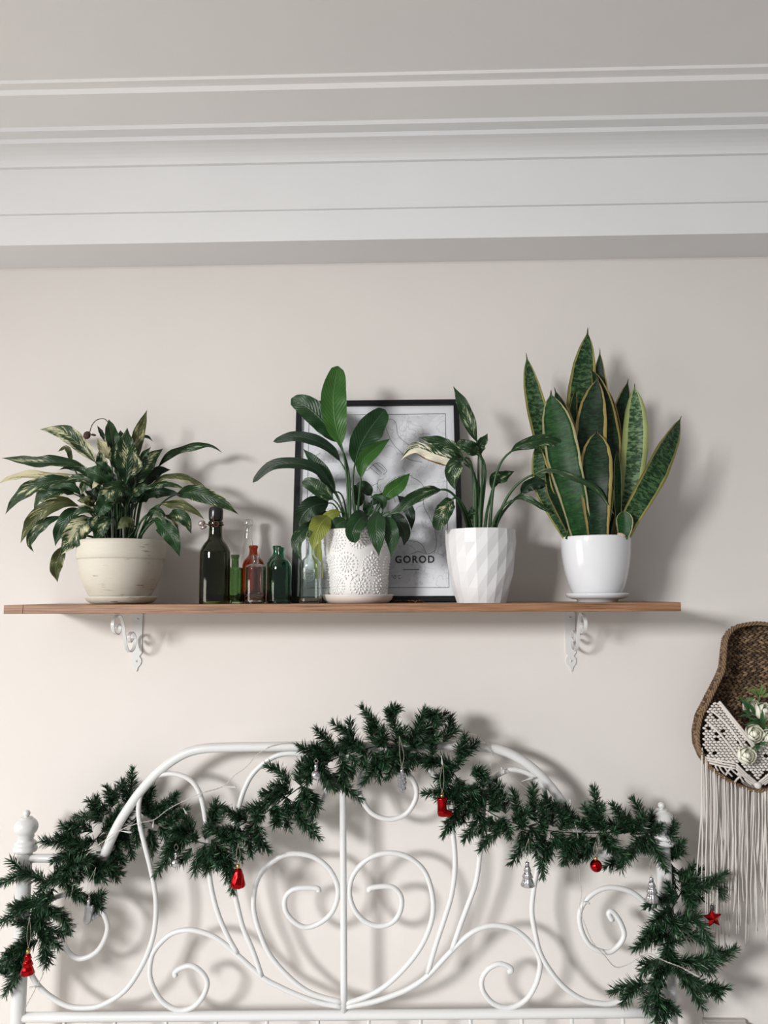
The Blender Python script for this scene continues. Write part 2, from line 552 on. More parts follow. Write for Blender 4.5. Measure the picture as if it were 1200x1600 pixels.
# ------------------------------------------------------------------ leaves
def leaf_mat(name, g1, g2, cream, amount, rough=0.38, vein=0.5, edge=0.0):
    m = mat(name, g1, rough, **{'Specular IOR Level': 0.34})
    t = NT(m)
    uv = t.n('ShaderNodeUVMap'); oi = t.n('ShaderNodeObjectInfo')
    sx = t.n('ShaderNodeSeparateXYZ'); t.l(uv.outputs[0], sx.inputs[0])
    u = t.math('SUBTRACT', t.math('MULTIPLY', sx.outputs[0], 2.0), 1.0)
    au = t.math('ABSOLUTE', u)
    # slanted coordinates following the lateral veins
    sl = t.math('SUBTRACT', sx.outputs[1], t.math('MULTIPLY', au, 0.24))
    cmb = t.n('ShaderNodeCombineXYZ')
    t.l(t.math('MULTIPLY', u, 1.1), cmb.inputs[0]); t.l(t.math('MULTIPLY', sl, 19.0), cmb.inputs[1])
    t.l(t.math('MULTIPLY', oi.outputs['Random'], 57.0), cmb.inputs[2])
    n1 = t.n('ShaderNodeTexNoise', Scale=1.6, Detail=4.0, Roughness=0.7); t.l(cmb.outputs[0], n1.inputs['Vector'])
    cm2 = t.n('ShaderNodeCombineXYZ')
    t.l(t.math('MULTIPLY', u, 1.3), cm2.inputs[0]); t.l(t.math('MULTIPLY', sx.outputs[1], 2.2), cm2.inputs[1])
    t.l(t.math('MULTIPLY', oi.outputs['Random'], 31.0), cm2.inputs[2])
    n2 = t.n('ShaderNodeTexNoise', Scale=1.2, Detail=2.0); t.l(cm2.outputs[0], n2.inputs['Vector'])
    wv = t.math('SINE', t.math('MULTIPLY', sl, 95.0))
    green = t.mix(t.math('ADD', t.math('MULTIPLY', wv, 0.28 * vein), t.math('MULTIPLY', n2.outputs['Fac'], 0.9), True), g1, g2)
    if amount > 0:
        k = t.math('ADD', t.math('MULTIPLY', n1.outputs['Fac'], 0.62), t.math('MULTIPLY', n2.outputs['Fac'], 0.62))
        thr = 0.80 - 0.32 * amount
        msk = t.ramp(k, [(thr - 0.015, (0, 0, 0)), (thr + 0.03, (1, 1, 1))])
        green = t.mix(msk, green, cream)
    rib = t.ramp(au, [(0.02, (1, 1, 1)), (0.07, (0, 0, 0))])
    green = t.mix(t.math('MULTIPLY', rib, 0.45), green, tuple(min(1, c * 1.2 + 0.05) for c in g2))
    t.l(green, t.b.inputs['Base Color'])
    b = t.math('ADD', t.math('MULTIPLY', wv, 0.5), t.math('MULTIPLY', rib, -1.5))
    t.bump(b, 0.35, 0.0012)
    return m
G1, G2, CR = (0.005, 0.020, 0.006), (0.020, 0.062, 0.016), (0.46, 0.47, 0.27)
LM = {
    'g': leaf_mat('leaf_deep_green', (0.006, 0.026, 0.008), (0.020, 0.070, 0.018), CR, 0.0),
    'b': leaf_mat('leaf_bright_green', (0.022, 0.085, 0.012), (0.046, 0.145, 0.022), CR, 0.0, 0.42, 0.3),
    'd': leaf_mat('leaf_dark_green', (0.003, 0.013, 0.005), (0.009, 0.034, 0.011), CR, 0.0),
    'v': leaf_mat('leaf_variegated', G1, G2, CR, 0.30),
    'w': leaf_mat('leaf_half_cream', G1, (0.035, 0.085, 0.026), (0.52, 0.51, 0.32), 0.52),
    'c': leaf_mat('leaf_cream', (0.10, 0.13, 0.045), (0.20, 0.21, 0.09), (0.52, 0.48, 0.30), 0.80, 0.45),
    'o': leaf_mat('leaf_olive', (0.036, 0.048, 0.013), (0.085, 0.098, 0.028), (0.40, 0.38, 0.20), 0.25, 0.5),
    'y': leaf_mat('leaf_yellow_green', (0.13, 0.17, 0.025), (0.26, 0.28, 0.05), (0.45, 0.42, 0.1), 0.2, 0.5),
    's': leaf_mat('leaf_speckled', G1, G2, (0.30, 0.37, 0.22), 0.30),
}
M_STALK = mat('leaf_stalk_green', (0.022, 0.070, 0.018), 0.45)
M_STALKD = mat('leaf_stalk_dark', (0.010, 0.030, 0.010), 0.45)
M_BROWN = mat('dried_brown', (0.045, 0.020, 0.014), 0.7)

def sample_fn(tab, t):
    for (a, x), (b, y) in zip(tab, tab[1:]):
        if t <= b: return x + (y - x) * (t - a) / max(1e-9, b - a)
    return tab[-1][1]
SH = {
    'lance': [(0, .06), (.06, .30), (.15, .62), (.28, .90), (.42, 1.0), (.56, .94), (.70, .74), (.82, .46), (.91, .20), (.96, .08), (1, .0)],
    'blunt': [(0, .08), (.06, .40), (.15, .70), (.30, .92), (.45, 1.0), (.62, .97), (.75, .84), (.86, .68), (.94, .52), (.98, .32), (1, .05)],
    'sword': [(0, .62), (.15, .70), (.35, .88), (.55, 1.0), (.70, .97), (.82, .78), (.90, .50), (.945, .24), (.965, .07), (.985, .035), (1, .01)],
}
def leaf_verts(pts3, hw, tilt, shape, fold, ruffle, seed, nl=20, nc=6, twist=0.0):
    rnd = random.Random(seed)
    pts = resample(catmull(pts3, 8), nl)
    v, f, uv = [], [], []
    prev = None
    ph1, ph2, fr = rnd.uniform(0, 6.3), rnd.uniform(0, 6.3), rnd.uniform(7, 11)
    for i, p in enumerate(pts):
        t = i / nl
        tg = (pts[min(i + 1, nl)] - pts[max(i - 1, 0)]).normalized()
        vd = (p - CAM).normalized()
        sd = tg.cross(vd)
        if sd.length < 0.25 and prev is not None: sd = prev.copy()
        sd = (sd - tg * sd.dot(tg)).normalized()
        if prev is not None and sd.dot(prev) < 0: sd = -sd
        prev = sd
        nn = sd.cross(tg).normalized()
        if nn.dot(vd) > 0: nn = -nn                      # towards the viewer
        an = tilt + twist * (t - 0.4)
        w = sd * math.cos(an) + nn * math.sin(an)
        q = nn * math.cos(an) - sd * math.sin(an)
        width = hw * sample_fn(SH[shape], t)
        for j in range(nc + 1):
            u = j / nc * 2 - 1
            rf = ruffle * (math.sin(t * fr * 2.2 + ph1) if u > 0 else math.sin(t * fr * 2.0 + ph2)) * u * u
            v.append(p + w * (u * width * (1 - 0.12 * fold * abs(u))) + q * (width * (fold * abs(u) + rf)))
            uv.append((j / nc, t))
    m = nc + 1
    for i in range(nl):
        for j in range(nc):
            f.append((i * m + j, i * m + j + 1, (i + 1) * m + j + 1, (i + 1) * m + j))
    return v, f, uv
def bez(a, b, c, d, n=12):
    o = []
    for i in range(n + 1):
        t = i / n; s = 1 - t
        o.append(a * s ** 3 + b * 3 * s * s * t + c * 3 * s * t * t + d * t ** 3)
    return o
LEAFN = [0]
def add_leaf(plant, base, pts, hw, m='v', tilt=0.25, shape='lance', fold=0.25, ruffle=0.12, Yc=0.0, stalk=True, srad=1.7, sm=None, spt=None):
    """base: 3d root of the stalk. pts: (px, py, dY) from blade start to tip."""
    LEAFN[0] += 1
    p3 = [P(a, b, min(-0.012, Yc + c)) for a, b, c in pts]
    k = S(Yc)
    v, f, uv = leaf_verts(p3, hw * k / max(0.45, math.cos(tilt)), tilt, shape, fold, ruffle, LEAFN[0] * 7 + 1)
    lf = build('leaf', v, f, LM[m] if isinstance(m, str) else m, plant, True, uv)
    ORG[lf.name] = Vector((0, 0, 0))
    if stalk:
        a, d = base, p3[0]
        dirv = (p3[1] - p3[0]).normalized()
        L = (d - a).length
        if spt:
            path = catmull([a] + [P(x, y, Yc + c) for x, y, c in spt] + [d], 6)
        else:
            path = bez(a, a + Vector(((d - a).x * 0.15, (d - a).y * 0.15, L * 0.45)), d - dirv * L * 0.3, d)
        N = len(path)
        sv, sf = sweep(path, [srad * k * (1.25 - 0.55 * i / (N - 1)) for i in range(N)], 6)
        so = build('leaf_stalk', sv, sf, sm or M_STALK, None)
        so.parent = lf
    return lf

# plant 1 -----------------------------------------------------------
rnd = random.Random(11)
def root(px, py, Y, spread):
    return P(px, py, Y) + Vector((rnd.uniform(-spread, spread), rnd.uniform(-spread, spread), -0.008))
L1 = [
 # upper left
 ([(149,722,-.01),(133,703,-.02),(115,686,-.02),(95,674,-.01),(62,671,0)], 15, 'w', .15),
 ([(138,734,-.02),(112,724,-.04),(85,722,-.05),(50,722,-.05),(20,717,-.04),(2,716,-.03)], 10, 'v', .45),
 ([(112,742,-.04),(85,743,-.06),(50,742,-.06),(20,745,-.05),(-4,757,-.03)], 7, 'c', .5),
 ([(122,752,-.05),(92,751,-.07),(62,757,-.08),(42,766,-.08),(22,783,-.07),(8,804,-.06)], 12, 'v', .3),
 ([(116,772,-.05),(98,766,-.07),(78,773,-.08),(62,778,-.08),(53,796,-.07)], 11, 'v', .5),
 ([(123,791,-.05),(100,785,-.07),(75,793,-.08),(52,814,-.08),(40,831,-.07),(32,849,-.06)], 13, 'o', .2),
 ([(95,807,-.07),(78,813,-.08),(61,825,-.08),(50,839,-.08),(46,851,-.07),(53,863,-.06)], 9, 'v', .25),
 ([(130,795,-.07),(112,803,-.09),(98,820,-.09),(90,838,-.085),(86,854,-.08)], 12, 'g', .2),
 ([(146,810,-.08),(128,820,-.10),(112,842,-.10),(95,867,-.09)], 18, 'w', .05),
 ([(100,852,-.085),(93,868,-.09),(87,889,-.085),(90,910,-.08)], 11, 'o', .1),
 ([(174,809,-.085),(162,818,-.10),(154,832,-.10),(147,845,-.09)], 12, 'v', .1),
 ([(152,806,-.08),(142,819,-.09),(133,840,-.09)], 8, 'w', .3),
 ([(202,764,-.06),(182,764,-.09),(165,775,-.10),(150,792,-.09)], 15, 'v', .1),
 ([(176,712,-.02),(177,694,-.03),(173,672,-.03),(170,655,-.02)], 12, 'g', .1),
 ([(173,718,-.03),(163,702,-.04),(152,684,-.04)], 10, 'c', .2),
 ([(164,738,-.05),(158,720,-.06),(155,703,-.06)], 9, 'w', .2),
 ([(163,688,0),(158,676,0),(152,665,0)], 4, 'd', .3),
 ([(175,757,-.07),(156,743,-.09),(143,738,-.09),(132,736,-.08)], 14, 'g', .1),
 ([(168,750,-.06),(152,754,-.09),(144,764,-.09)], 7, 'c', .4),
 ([(139,743,-.06),(132,757,-.08),(126,774,-.08)], 8, 'w', .2),
 # centre and right
 ([(198,757,-.06),(198,722,-.07),(197,692,-.06),(199,668,-.05)], 18, 'v', .05),
 ([(206,728,-.02),(211,702,-.03),(217,676,-.03),(230,640,-.02)], 11, 'o', .15),
 ([(211,757,-.04),(224,732,-.05),(238,714,-.05),(255,701,-.04)], 14, 'v', .1),
 ([(220,760,-.01),(236,743,-.02),(250,735,-.02),(267,734,-.01)], 11, 'd', .2),
 ([(246,731,.0),(261,713,-.01),(286,701,-.01),(318,695,-.01),(334,698,-.01),(348,708,-.005)], 7, 's', .4),
 ([(214,686,.01),(224,682,.0),(232,683,0),(239,690,0)], 3, 'd', .5),
 ([(237,757,-.01),(254,746,-.02),(279,744,-.03),(302,751,-.03),(322,767,-.03),(340,788,-.03)], 6, 'o', .4),
 ([(220,777,-.03),(245,768,-.05),(264,769,-.05),(283,773,-.05)], 10, 'd', .3),
 ([(276,773,-.03),(300,769,-.06),(326,776,-.07),(350,787,-.07),(373,804,-.06)], 14, 'v', .1),
 ([(252,788,-.04),(278,787,-.06),(297,793,-.07),(320,812,-.06)], 8, 'o', .35),
 ([(264,805,-.05),(281,805,-.07),(291,815,-.07),(299,834,-.06)], 11, 'v', .1),
 ([(243,812,-.06),(256,823,-.08),(271,842,-.09),(281,870,-.08)], 14, 'g', .1),
 ([(232,803,-.05),(247,797,-.07),(260,806,-.07)], 7, 'g', .3),
 ([(258,806,-.04),(272,813,-.06),(281,835,-.06)], 3, 'o', .4),
 ([(210,822,-.08),(197,816,-.10),(183,827,-.10)], 9, 'o', .3),
 ([(174,777,-.08),(163,789,-.10),(151,809,-.10)], 13, 'g', .1),
 # inner foliage
 ([(188,750,.01),(188,722,.02),(184,690,.02)], 15, 'v', .3),
 ([(205,770,.0),(212,745,.01),(222,722,.02)], 13, 'd', .3),
 ([(178,768,.0),(168,745,.0),(160,722,.01)], 13, 'd', .2),
 ([(215,785,-.02),(228,772,-.03),(240,770,-.03)], 10, 'd', .2),
 ([(195,790,-.05),(206,772,-.07),(220,765,-.07)], 12, 'd', .2),
 ([(165,790,-.03),(150,775,-.04),(132,768,-.04)], 10, 'd', .3),
 ([(190,700,.02),(190,690,.03),(188,672,.03)], 10, 'd', .2),
 ([(204,742,-.07),(214,728,-.08),(208,705,-.08)], 8, 'w', .2),
 ([(186,785,-.07),(178,778,-.09),(166,786,-.09)], 9, 'v', .2),
 ([(120,768,.0),(105,752,.01),(88,744,.02)], 8, 'o', .3),
 ([(148,790,-.05),(136,782,-.07),(120,782,-.07)], 8, 'o', .3),
 ([(112,722,.02),(104,700,.02),(90,706,.02)], 5, 'o', .3),
 ([(160,770,-.06),(140,753,-.08),(118,746,-.08),(100,752,-.08)], 7, 'v', .3),
 ([(150,752,-.02),(130,735,-.03),(108,730,-.03),(92,734,-.03)], 7, 's', .3),
 ([(135,778,-.06),(112,762,-.08),(92,760,-.08),(70,768,-.08)], 6, 'g', .4),
 ([(225,772,-.04),(248,757,-.06),(270,757,-.06),(292,766,-.05)], 6, 'v', .35),
 ([(215,742,-.05),(222,715,-.06),(236,698,-.06)], 7, 's', .3),
 ([(184,735,-.07),(178,712,-.08),(182,690,-.08)], 9, 'v', .15),
 ([(208,775,-.08),(222,762,-.10),(240,762,-.10)], 8, 'v', .2),
 ([(150,800,-.08),(130,796,-.10),(112,806,-.10)], 7, 'v', .3),
 ([(172,742,-.08),(160,728,-.10),(148,722,-.10)], 8, 'g', .2),
 ([(228,808,-.06),(240,800,-.08),(256,812,-.08),(262,828,-.08)], 5, 's', .3),
]
for pts, hw, mt, tl in L1:
    bx = 188 + max(-26, min(26, (pts[0][0] - 188) * 0.42))
    add_leaf(plant1, root(bx, 851, Y1 + rnd.uniform(-.025, .02), .004), pts, hw * .93, mt, tl, 'lance', rnd.uniform(.15, .40), rnd.uniform(.24, .46), Y1 + 0.03, True, 1.6, M_STALKD if rnd.random() < .5 else M_STALK)
fl = MB()
pth = catmull([P(178, 700, Y1), P(172, 668, Y1 - .01), P(164, 655, Y1 - .02), P(152, 656, Y1 - .02), P(144, 664, Y1 - .02), P(140, 676, Y1 - .02)], 5)
fl.add(sweep(pth, 0.0011, 5))
fl.add(ellipsoid(P(136, 680, Y1 - .02), Vector((.008, 0, .006)), Vector((0, .006, 0)), Vector((-.005, 0, .008)), 8, 6))
fl.add(ellipsoid(P(146, 679.5, Y1 - .02), Vector((.007, 0, -.001)), Vector((0, .004, 0)), Vector((0, 0, .003)), 8, 5))
o = fl.build('dried_flower', M_BROWN, plant1); o['label'] = 'withered brown flower'

# plant 2 -----------------------------------------------------------
L2 = [
 ([(533,694,-.02),(524,660,-.03),(521,622,-.03),(525,592,-.02),(528,572,-.01)], 21, 'b', .05, 'blunt'),
 ([(527,690,.0),(508,662,.0),(482,637,.0),(455,623,.01)], 20, 'g', .1, 'blunt'),
 ([(531,720,-.02),(517,702,-.03),(492,688,-.04),(460,682,-.04),(427,690,-.03)], 9, 'd', .35, 'blunt'),
 ([(524,772,-.01),(507,742,-.02),(489,718,-.02),(473,701,-.01)], 11, 'g', .2, 'lance'),
 ([(516,757,-.03),(497,736,-.04),(475,726,-.05),(448,724,-.05),(420,730,-.04),(395,754,-.03)], 9, 'd', .35, 'blunt'),
 ([(520,780,-.04),(502,767,-.05),(487,757,-.05),(472,753,-.04)], 12, 's', .1, 'blunt'),
 ([(513,786,-.02),(492,790,-.04),(476,802,-.04),(467,820,-.03)], 16, 'd', .1, 'blunt'),
 ([(494,816,-.07),(476,829,-.105),(463,849,-.108),(472,880,-.104)], 10, 's', .15, 'lance'),
 ([(512,806,-.05),(500,822,-.09),(492,842,-.10),(488,861,-.10)], 16, 'y', .1, 'lance'),
 ([(532,800,-.04),(519,804,-.05),(508,812,-.05),(506,824,-.05)], 8, 'y', .2, 'blunt'),
 ([(574,806,-.08),(562,812,-.115),(552,830,-.128),(556,848,-.122)], 14, 'g', .1, 'blunt'),
 ([(555,724,-.03),(561,702,-.03),(577,672,-.03),(602,640,-.02)], 22, 'g', .1, 'blunt'),
 ([(564,747,-.05),(566,722,-.06),(583,704,-.06),(610,685,-.05)], 12, 'b', .2, 'lance'),
 ([(597,783,-.03),(610,768,-.04),(625,756,-.04),(641,739,-.03)], 12, 'b', .1, 'lance'),
 ([(622,775,.0),(633,787,-.01),(642,806,-.01),(643,829,-.01)], 9, 'd', .1, 'lance'),
 ([(592,800,-.08),(588,820,-.12),(590,845,-.13),(592,869,-.12)], 14, 'g', .1, 'lance'),
 ([(598,808,-.07),(608,825,-.11),(613,845,-.115),(611,871,-.105)], 13, 'g', .1, 'lance'),
 ([(612,802,-.03),(624,816,-.05),(633,835,-.05),(631,853,-.04)], 12, 'd', .1, 'lance'),
 ([(580,774,-.02),(570,761,-.03),(557,757,-.03)], 9, 'd', .2, 'blunt'),
 ([(560,792,.0),(560,776,.0),(553,758,.0)], 10, 'd', .2, 'blunt'),
 ([(598,797,-.05),(598,784,-.06),(589,776,-.06),(578,778,-.06)], 6, 'g', .3, 'lance'),
 ([(520,812,-.02),(512,822,-.03),(506,832,-.03)], 11, 'd', .2, 'lance'),
 ([(512,800,.0),(495,806,-.01),(478,818,-.01)], 10, 'd', .2, 'lance'),
 ([(540,812,-.05),(530,818,-.06),(516,832,-.06)], 11, 'g', .3, 'lance'),
 ([(577,806,.0),(575,795,.0),(570,782,.0)], 9, 'g', .2, 'lance'),
 ([(616,808,-.02),(622,830,-.03),(618,852,-.03)], 6, 'd', .3, 'lance'),
 ([(499,838,.025),(497,868,.03),(502,906,.03)], 7, 'y', .2, 'blunt'),
 ([(598,770,.01),(588,782,.0),(574,792,.0)], 6, 'd', .3, 'lance'),
 ([(520,770,.02),(510,775,.02),(500,788,.02)], 9, 'd', .3, 'blunt'),
]
for i, (pts, hw, mt, tl, sh) in enumerate(L2):
    bx = 555 + max(-24, min(24, (pts[0][0] - 555) * 0.35))
    add_leaf(plant2, root(bx, 836, Y2 + rnd.uniform(-.02, .02), .004), pts, hw, mt, tl, sh, rnd.uniform(.15, .3), rnd.uniform(.06, .16), Y2 + 0.02, True, 2.2 if i in (0, 1, 11, 12) else 1.6)

# plant 3 -----------------------------------------------------------
def half_cream():
    m = leaf_mat('leaf_green_and_cream_halves', G1, (0.03, 0.08, 0.025), (0.68, 0.66, 0.52), 0.45)
    t = NT(m)
    src = t.b.inputs['Base Color'].links[0].from_socket
    uv = t.n('ShaderNodeUVMap'); sx = t.n('ShaderNodeSeparateXYZ'); t.l(uv.outputs[0], sx.inputs[0])
    c = t.mix(t.ramp(sx.outputs[0], [(0.47, (0, 0, 0)), (0.50, (1, 1, 1))]), src, (0.70, 0.67, 0.53))
    nz = t.n('ShaderNodeTexNoise', Scale=9.0); t.l(uv.outputs[0], nz.inputs['Vector'])
    e = t.ramp(t.math('ADD', sx.outputs[0], t.math('MULTIPLY', nz.outputs['Fac'], 0.12)), [(0.965, (0, 0, 0)), (1.0, (1, 1, 1))])
    c = t.mix(e, c, (0.20, 0.085, 0.03))
    t.l(c, t.b.inputs['Base Color'])
    return m
M_HALF = half_cream()
L3 = [
 ([(745,690,-.02),(736,668,-.03),(727,643,-.03),(717,620,-.02),(708,603,-.01)], 11, 's', .2, 'lance'),
 ([(746,708,-.03),(732,699,-.05),(722,695,-.05),(713,693,-.05)], 11, 's', .2, 'blunt'),
 ([(748,714,-.02),(749,697,-.03),(757,686,-.03),(762,677,-.03)], 9, 's', .3, 'lance'),
 ([(727,726,-.03),(705,718,-.05),(680,710,-.05),(652,700,-.05),(638,706,-.05),(625,720,-.04)], 14, M_HALF, .1, 'lance'),
 ([(724,716,-.04),(704,699,-.05),(683,690,-.05),(654,683,-.05)], 10, 's', .25, 'lance'),
 ([(724,717,-.05),(711,727,-.07),(707,745,-.07),(711,766,-.06)], 13, 's', .1, 'lance'),
 ([(690,765,-.06),(670,768,-.08),(648,778,-.09),(625,794,-.09),(603,806,-.08)], 10, 's', .2, 'lance'),
 ([(707,780,-.06),(697,793,-.08),(688,812,-.08),(682,829,-.07)], 13, 'v', .1, 'blunt'),
 ([(798,706,-.04),(812,697,-.06),(836,690,-.07),(862,688,-.07),(891,704,-.06)], 10, 's', .2, 'lance'),
 ([(769,765,.0),(773,748,.0),(784,745,.0),(804,736,.01)], 10, 's', .2, 'lance'),
 ([(833,742,-.06),(855,735,-.08),(877,738,-.09),(909,751,-.10),(935,767,-.10),(961,806,-.09)], 5, 's', .4, 'lance'),
 ([(814,771,-.03),(827,758,-.05),(843,754,-.05),(858,760,-.05)], 10, 'd', .2, 'lance'),
 ([(800,782,-.04),(816,776,-.06),(836,785,-.07),(864,804,-.06)], 5, 's', .3, 'lance'),
 ([(738,812,-.03),(735,802,-.04),(738,790,-.04)], 4, 'g', .3, 'lance'),
]
for pts, hw, mt, tl, sh in L3:
    bx = 752 + max(-20, min(20, (pts[0][0] - 752) * 0.3))
    add_leaf(plant3, root(bx, 832, Y3 + rnd.uniform(-.012, .012), .002), pts, hw, mt, tl, sh, rnd.uniform(.15, .35), rnd.uniform(.22, .40), Y3 + 0.02, True, 2.4)

# plant 4, snake plant ------------------------------------------------
def snake_mat(name, g1, g2, cream, mw, band=1.0):
    m = mat(name, g1, 0.45, **{'Specular IOR Level': 0.22})
    t = NT(m)
    uv = t.n('ShaderNodeUVMap'); oi = t.n('ShaderNodeObjectInfo')
    sx = t.n('ShaderNodeSeparateXYZ'); t.l(uv.outputs[0], sx.inputs[0])
    u = t.math('SUBTRACT', t.math('MULTIPLY', sx.outputs[0], 2.0), 1.0)
    au = t.math('ABSOLUTE', u)
    cm = t.n('ShaderNodeCombineXYZ')
    t.l(t.math('MULTIPLY', u, 2.0), cm.inputs[0]); t.l(t.math('MULTIPLY', sx.outputs[1], 62.0), cm.inputs[1])
    t.l(t.math('MULTIPLY', oi.outputs['Random'], 40.0), cm.inputs[2])
    n1 = t.n('ShaderNodeTexNoise', Scale=1.0, Detail=3.0, Roughness=0.6, Distortion=0.6); t.l(cm.outputs[0], n1.inputs['Vector'])
    g = t.ramp(n1.outputs['Fac'], [(0.42, g1), (0.50, tuple(a + (b - a) * .3 for a, b in zip(g1, g2))), (0.60, g2)])
    c2 = t.n('ShaderNodeCombineXYZ')
    t.l(sx.outputs[0], c2.inputs[0]); t.l(t.math('MULTIPLY', sx.outputs[1], 5.0), c2.inputs[1]); t.l(oi.outputs['Random'], c2.inputs[2])
    n2 = t.n('ShaderNodeTexNoise', Scale=2.0, Detail=2.0); t.l(c2.outputs[0], n2.inputs['Vector'])
    e = t.math('ADD', au, t.math('MULTIPLY', t.math('SUBTRACT', n2.outputs['Fac'], 0.5), 0.16))
    mk = t.ramp(e, [(1 - mw - 0.015, (0, 0, 0)), (1 - mw + 0.015, (1, 1, 1))])
    cc = t.mix(n1.outputs['Fac'], tuple(x * 0.75 for x in cream), cream)
    c = t.mix(mk, g, cc)
    tip = t.ramp(sx.outputs[1], [(0.978, (0, 0, 0)), (0.988, (1, 1, 1))])
    c = t.mix(tip, c, (0.012, 0.012, 0.008))
    t.l(c, t.b.inputs['Base Color'])
    return m
SM = {
    'l': snake_mat('snake_leaf_banded', (0.006, 0.026, 0.009), (0.060, 0.125, 0.048), (0.42, 0.39, 0.12), 0.22),
    'd': snake_mat('snake_leaf_dark', (0.003, 0.012, 0.005), (0.010, 0.038, 0.012), (0.42, 0.33, 0.12), 0.20),
    'b': snake_mat('snake_leaf_bright', (0.006, 0.034, 0.008), (0.018, 0.075, 0.016), (0.50, 0.47, 0.26), 0.14),
    'p': snake_mat('snake_leaf_pale_edged', (0.008, 0.036, 0.012), (0.13, 0.22, 0.10), (0.31, 0.36, 0.14), 0.42),
    'o': snake_mat('snake_leaf_olive', (0.09, 0.13, 0.03), (0.17, 0.20, 0.05), (0.30, 0.30, 0.09), 0.2),
}
def sword(pts, hw, mt, tilt=0.0, fold=0.16, twist=0.0, shape='sword'):
    LEAFN[0] += 1
    p3 = [P(a, b, Y4 + c) for a, b, c in pts]
    v, f, uv = leaf_verts(p3, hw * k4 / max(.5, math.cos(tilt)), tilt, shape, fold, 0.05, LEAFN[0] * 5 + 3, 28, 6, twist)
    # give the stiff leaf real thickness: a second skin behind, joined at the margins
    n = len(v); m_ = 7; rows = n // m_
    back = []
    for i in range(rows):
        for j in range(m_):
            a = v[i * m_ + j]; nb = v[i * m_ + 6] - v[i * m_]
            tg = v[min(i + 1, rows - 1) * m_ + 3] - v[max(i - 1, 0) * m_ + 3]
            q = nb.cross(tg)
            q = q.normalized() if q.length > 1e-12 else Vector((0, 1, 0))
            if q.y < 0: q = -q
            u = abs(j - 3) / 3
            back.append(a + q * (0.0030 * (1 - 0.85 * u * u) * (1 - 0.6 * i / rows)))
    f2 = [tuple(reversed([x + n for x in q])) for q in f]
    ed = []
    for i in range(rows - 1):
        for j in (0, 6):
            a, b = i * m_ + j, (i + 1) * m_ + j
            ed.append((a, b, b + n, a + n))
    build('leaf', v + back, f + f2 + ed, SM[mt], plant4, True, uv + uv)
sword([(895,842,.01),(872,765,.02),(850,685,.03),(836,628,.03),(827,585,.03),(822,551,.03)], 17, 'l', .15)
sword([(890,842,-.02),(868,803,-.03),(850,765,-.03),(843,725,-.02),(838,690,-.01)], 14, 'l', -.1)
sword([(897,842,-.03),(880,805,-.04),(865,770,-.04),(858,735,-.03),(851,712,-.02)], 10, 'd', .2)
sword([(910,842,-.04),(898,785,-.06),(883,725,-.06),(871,665,-.05),(862,628,-.04),(861,609,-.04)], 26, 'b', -.1)
sword([(912,842,.0),(898,760,.01),(888,690,.01),(876,640,.01),(866,605,.01)], 17, 'd', .25)
sword([(917,842,.02),(910,740,.03),(906,650,.03),(911,585,.03),(917,535,.03),(918.5,511,.03)], 23, 'l', .12)
sword([(905,842,.0),(896,720,.01),(894,660,.01),(900,601,.01)], 9, 'd', .3)
sword([(946,842,.02),(945,720,.03),(940,640,.03),(937,585,.03),(937.5,543,.03)], 14, 'd', -.1)
sword([(927,842,-.01),(924,760,-.02),(923,690,-.02),(926,640,-.01),(932,600,-.01),(934,586,-.01)], 25, 'd', -.15)
sword([(950,842,.0),(953,760,-.01),(953,700,-.01),(945,645,.0),(930,590,.0),(919,572,.0)], 17, 'd', .3)
sword([(958,842,.01),(960,760,.02),(962,700,.02),(955,640,.02),(947,610,.02),(940,598,.02)], 12, 'd', -.3)
sword([(935,844,-.06),(932,790,-.07),(931,745,-.07),(932,705,-.06),(932,671,-.05)], 25, 'd', .0, .22)
sword([(952,842,.03),(960,760,.04),(967,690,.04),(972,640,.04),(982,591,.04)], 17, 'd', .2)
sword([(955,842,.045),(960,740,.05),(960,670,.05),(966,620,.05)], 11, 'd', .0)
sword([(966,838,-.01),(984,770,-.02),(992,700,-.02),(993,645,-.02),(992,617,-.02),(991.5,599,-.02)], 20, 'p', .0)
sword([(970,842,-.03),(986,808,-.04),(1006,772,-.05),(1030,726,-.05),(1050,684,-.04),(1065,650,-.03)], 19, 'l', .35, .12, 1.0)
sword([(967,842,-.03),(966,800,-.035),(965,745,-.03),(964,700,-.02)], 6, 'b', .0)
sword([(973,835,.0),(972,790,.0),(973,745,.0),(975,700,.0)], 9, 'o', .3)
sword([(973,842,-.055),(976,822,-.06),(974,797,-.06)], 13, 'b', .0, .3)
sword([(943,842,-.05),(950,800,-.055),(954,770,-.05),(956,755,-.045)], 6, 'o', .2)
sword([(886,843,-.035),(894,825,-.04),(902,800,-.04)], 6, 'b', .2)
cut = MB(); cut.add(ellipsoid(P(971, 836, Y4 - .062), Vector((.010, 0, -.003)), Vector((0, .005, 0)), Vector((0.001, 0, .0045)), 10, 6))
o = cut.build('cut_leaf_stub', mat('cut_stub_pinkish', (0.55, 0.40, 0.30), 0.6), plant4); o['label'] = 'pale cut leaf stub'

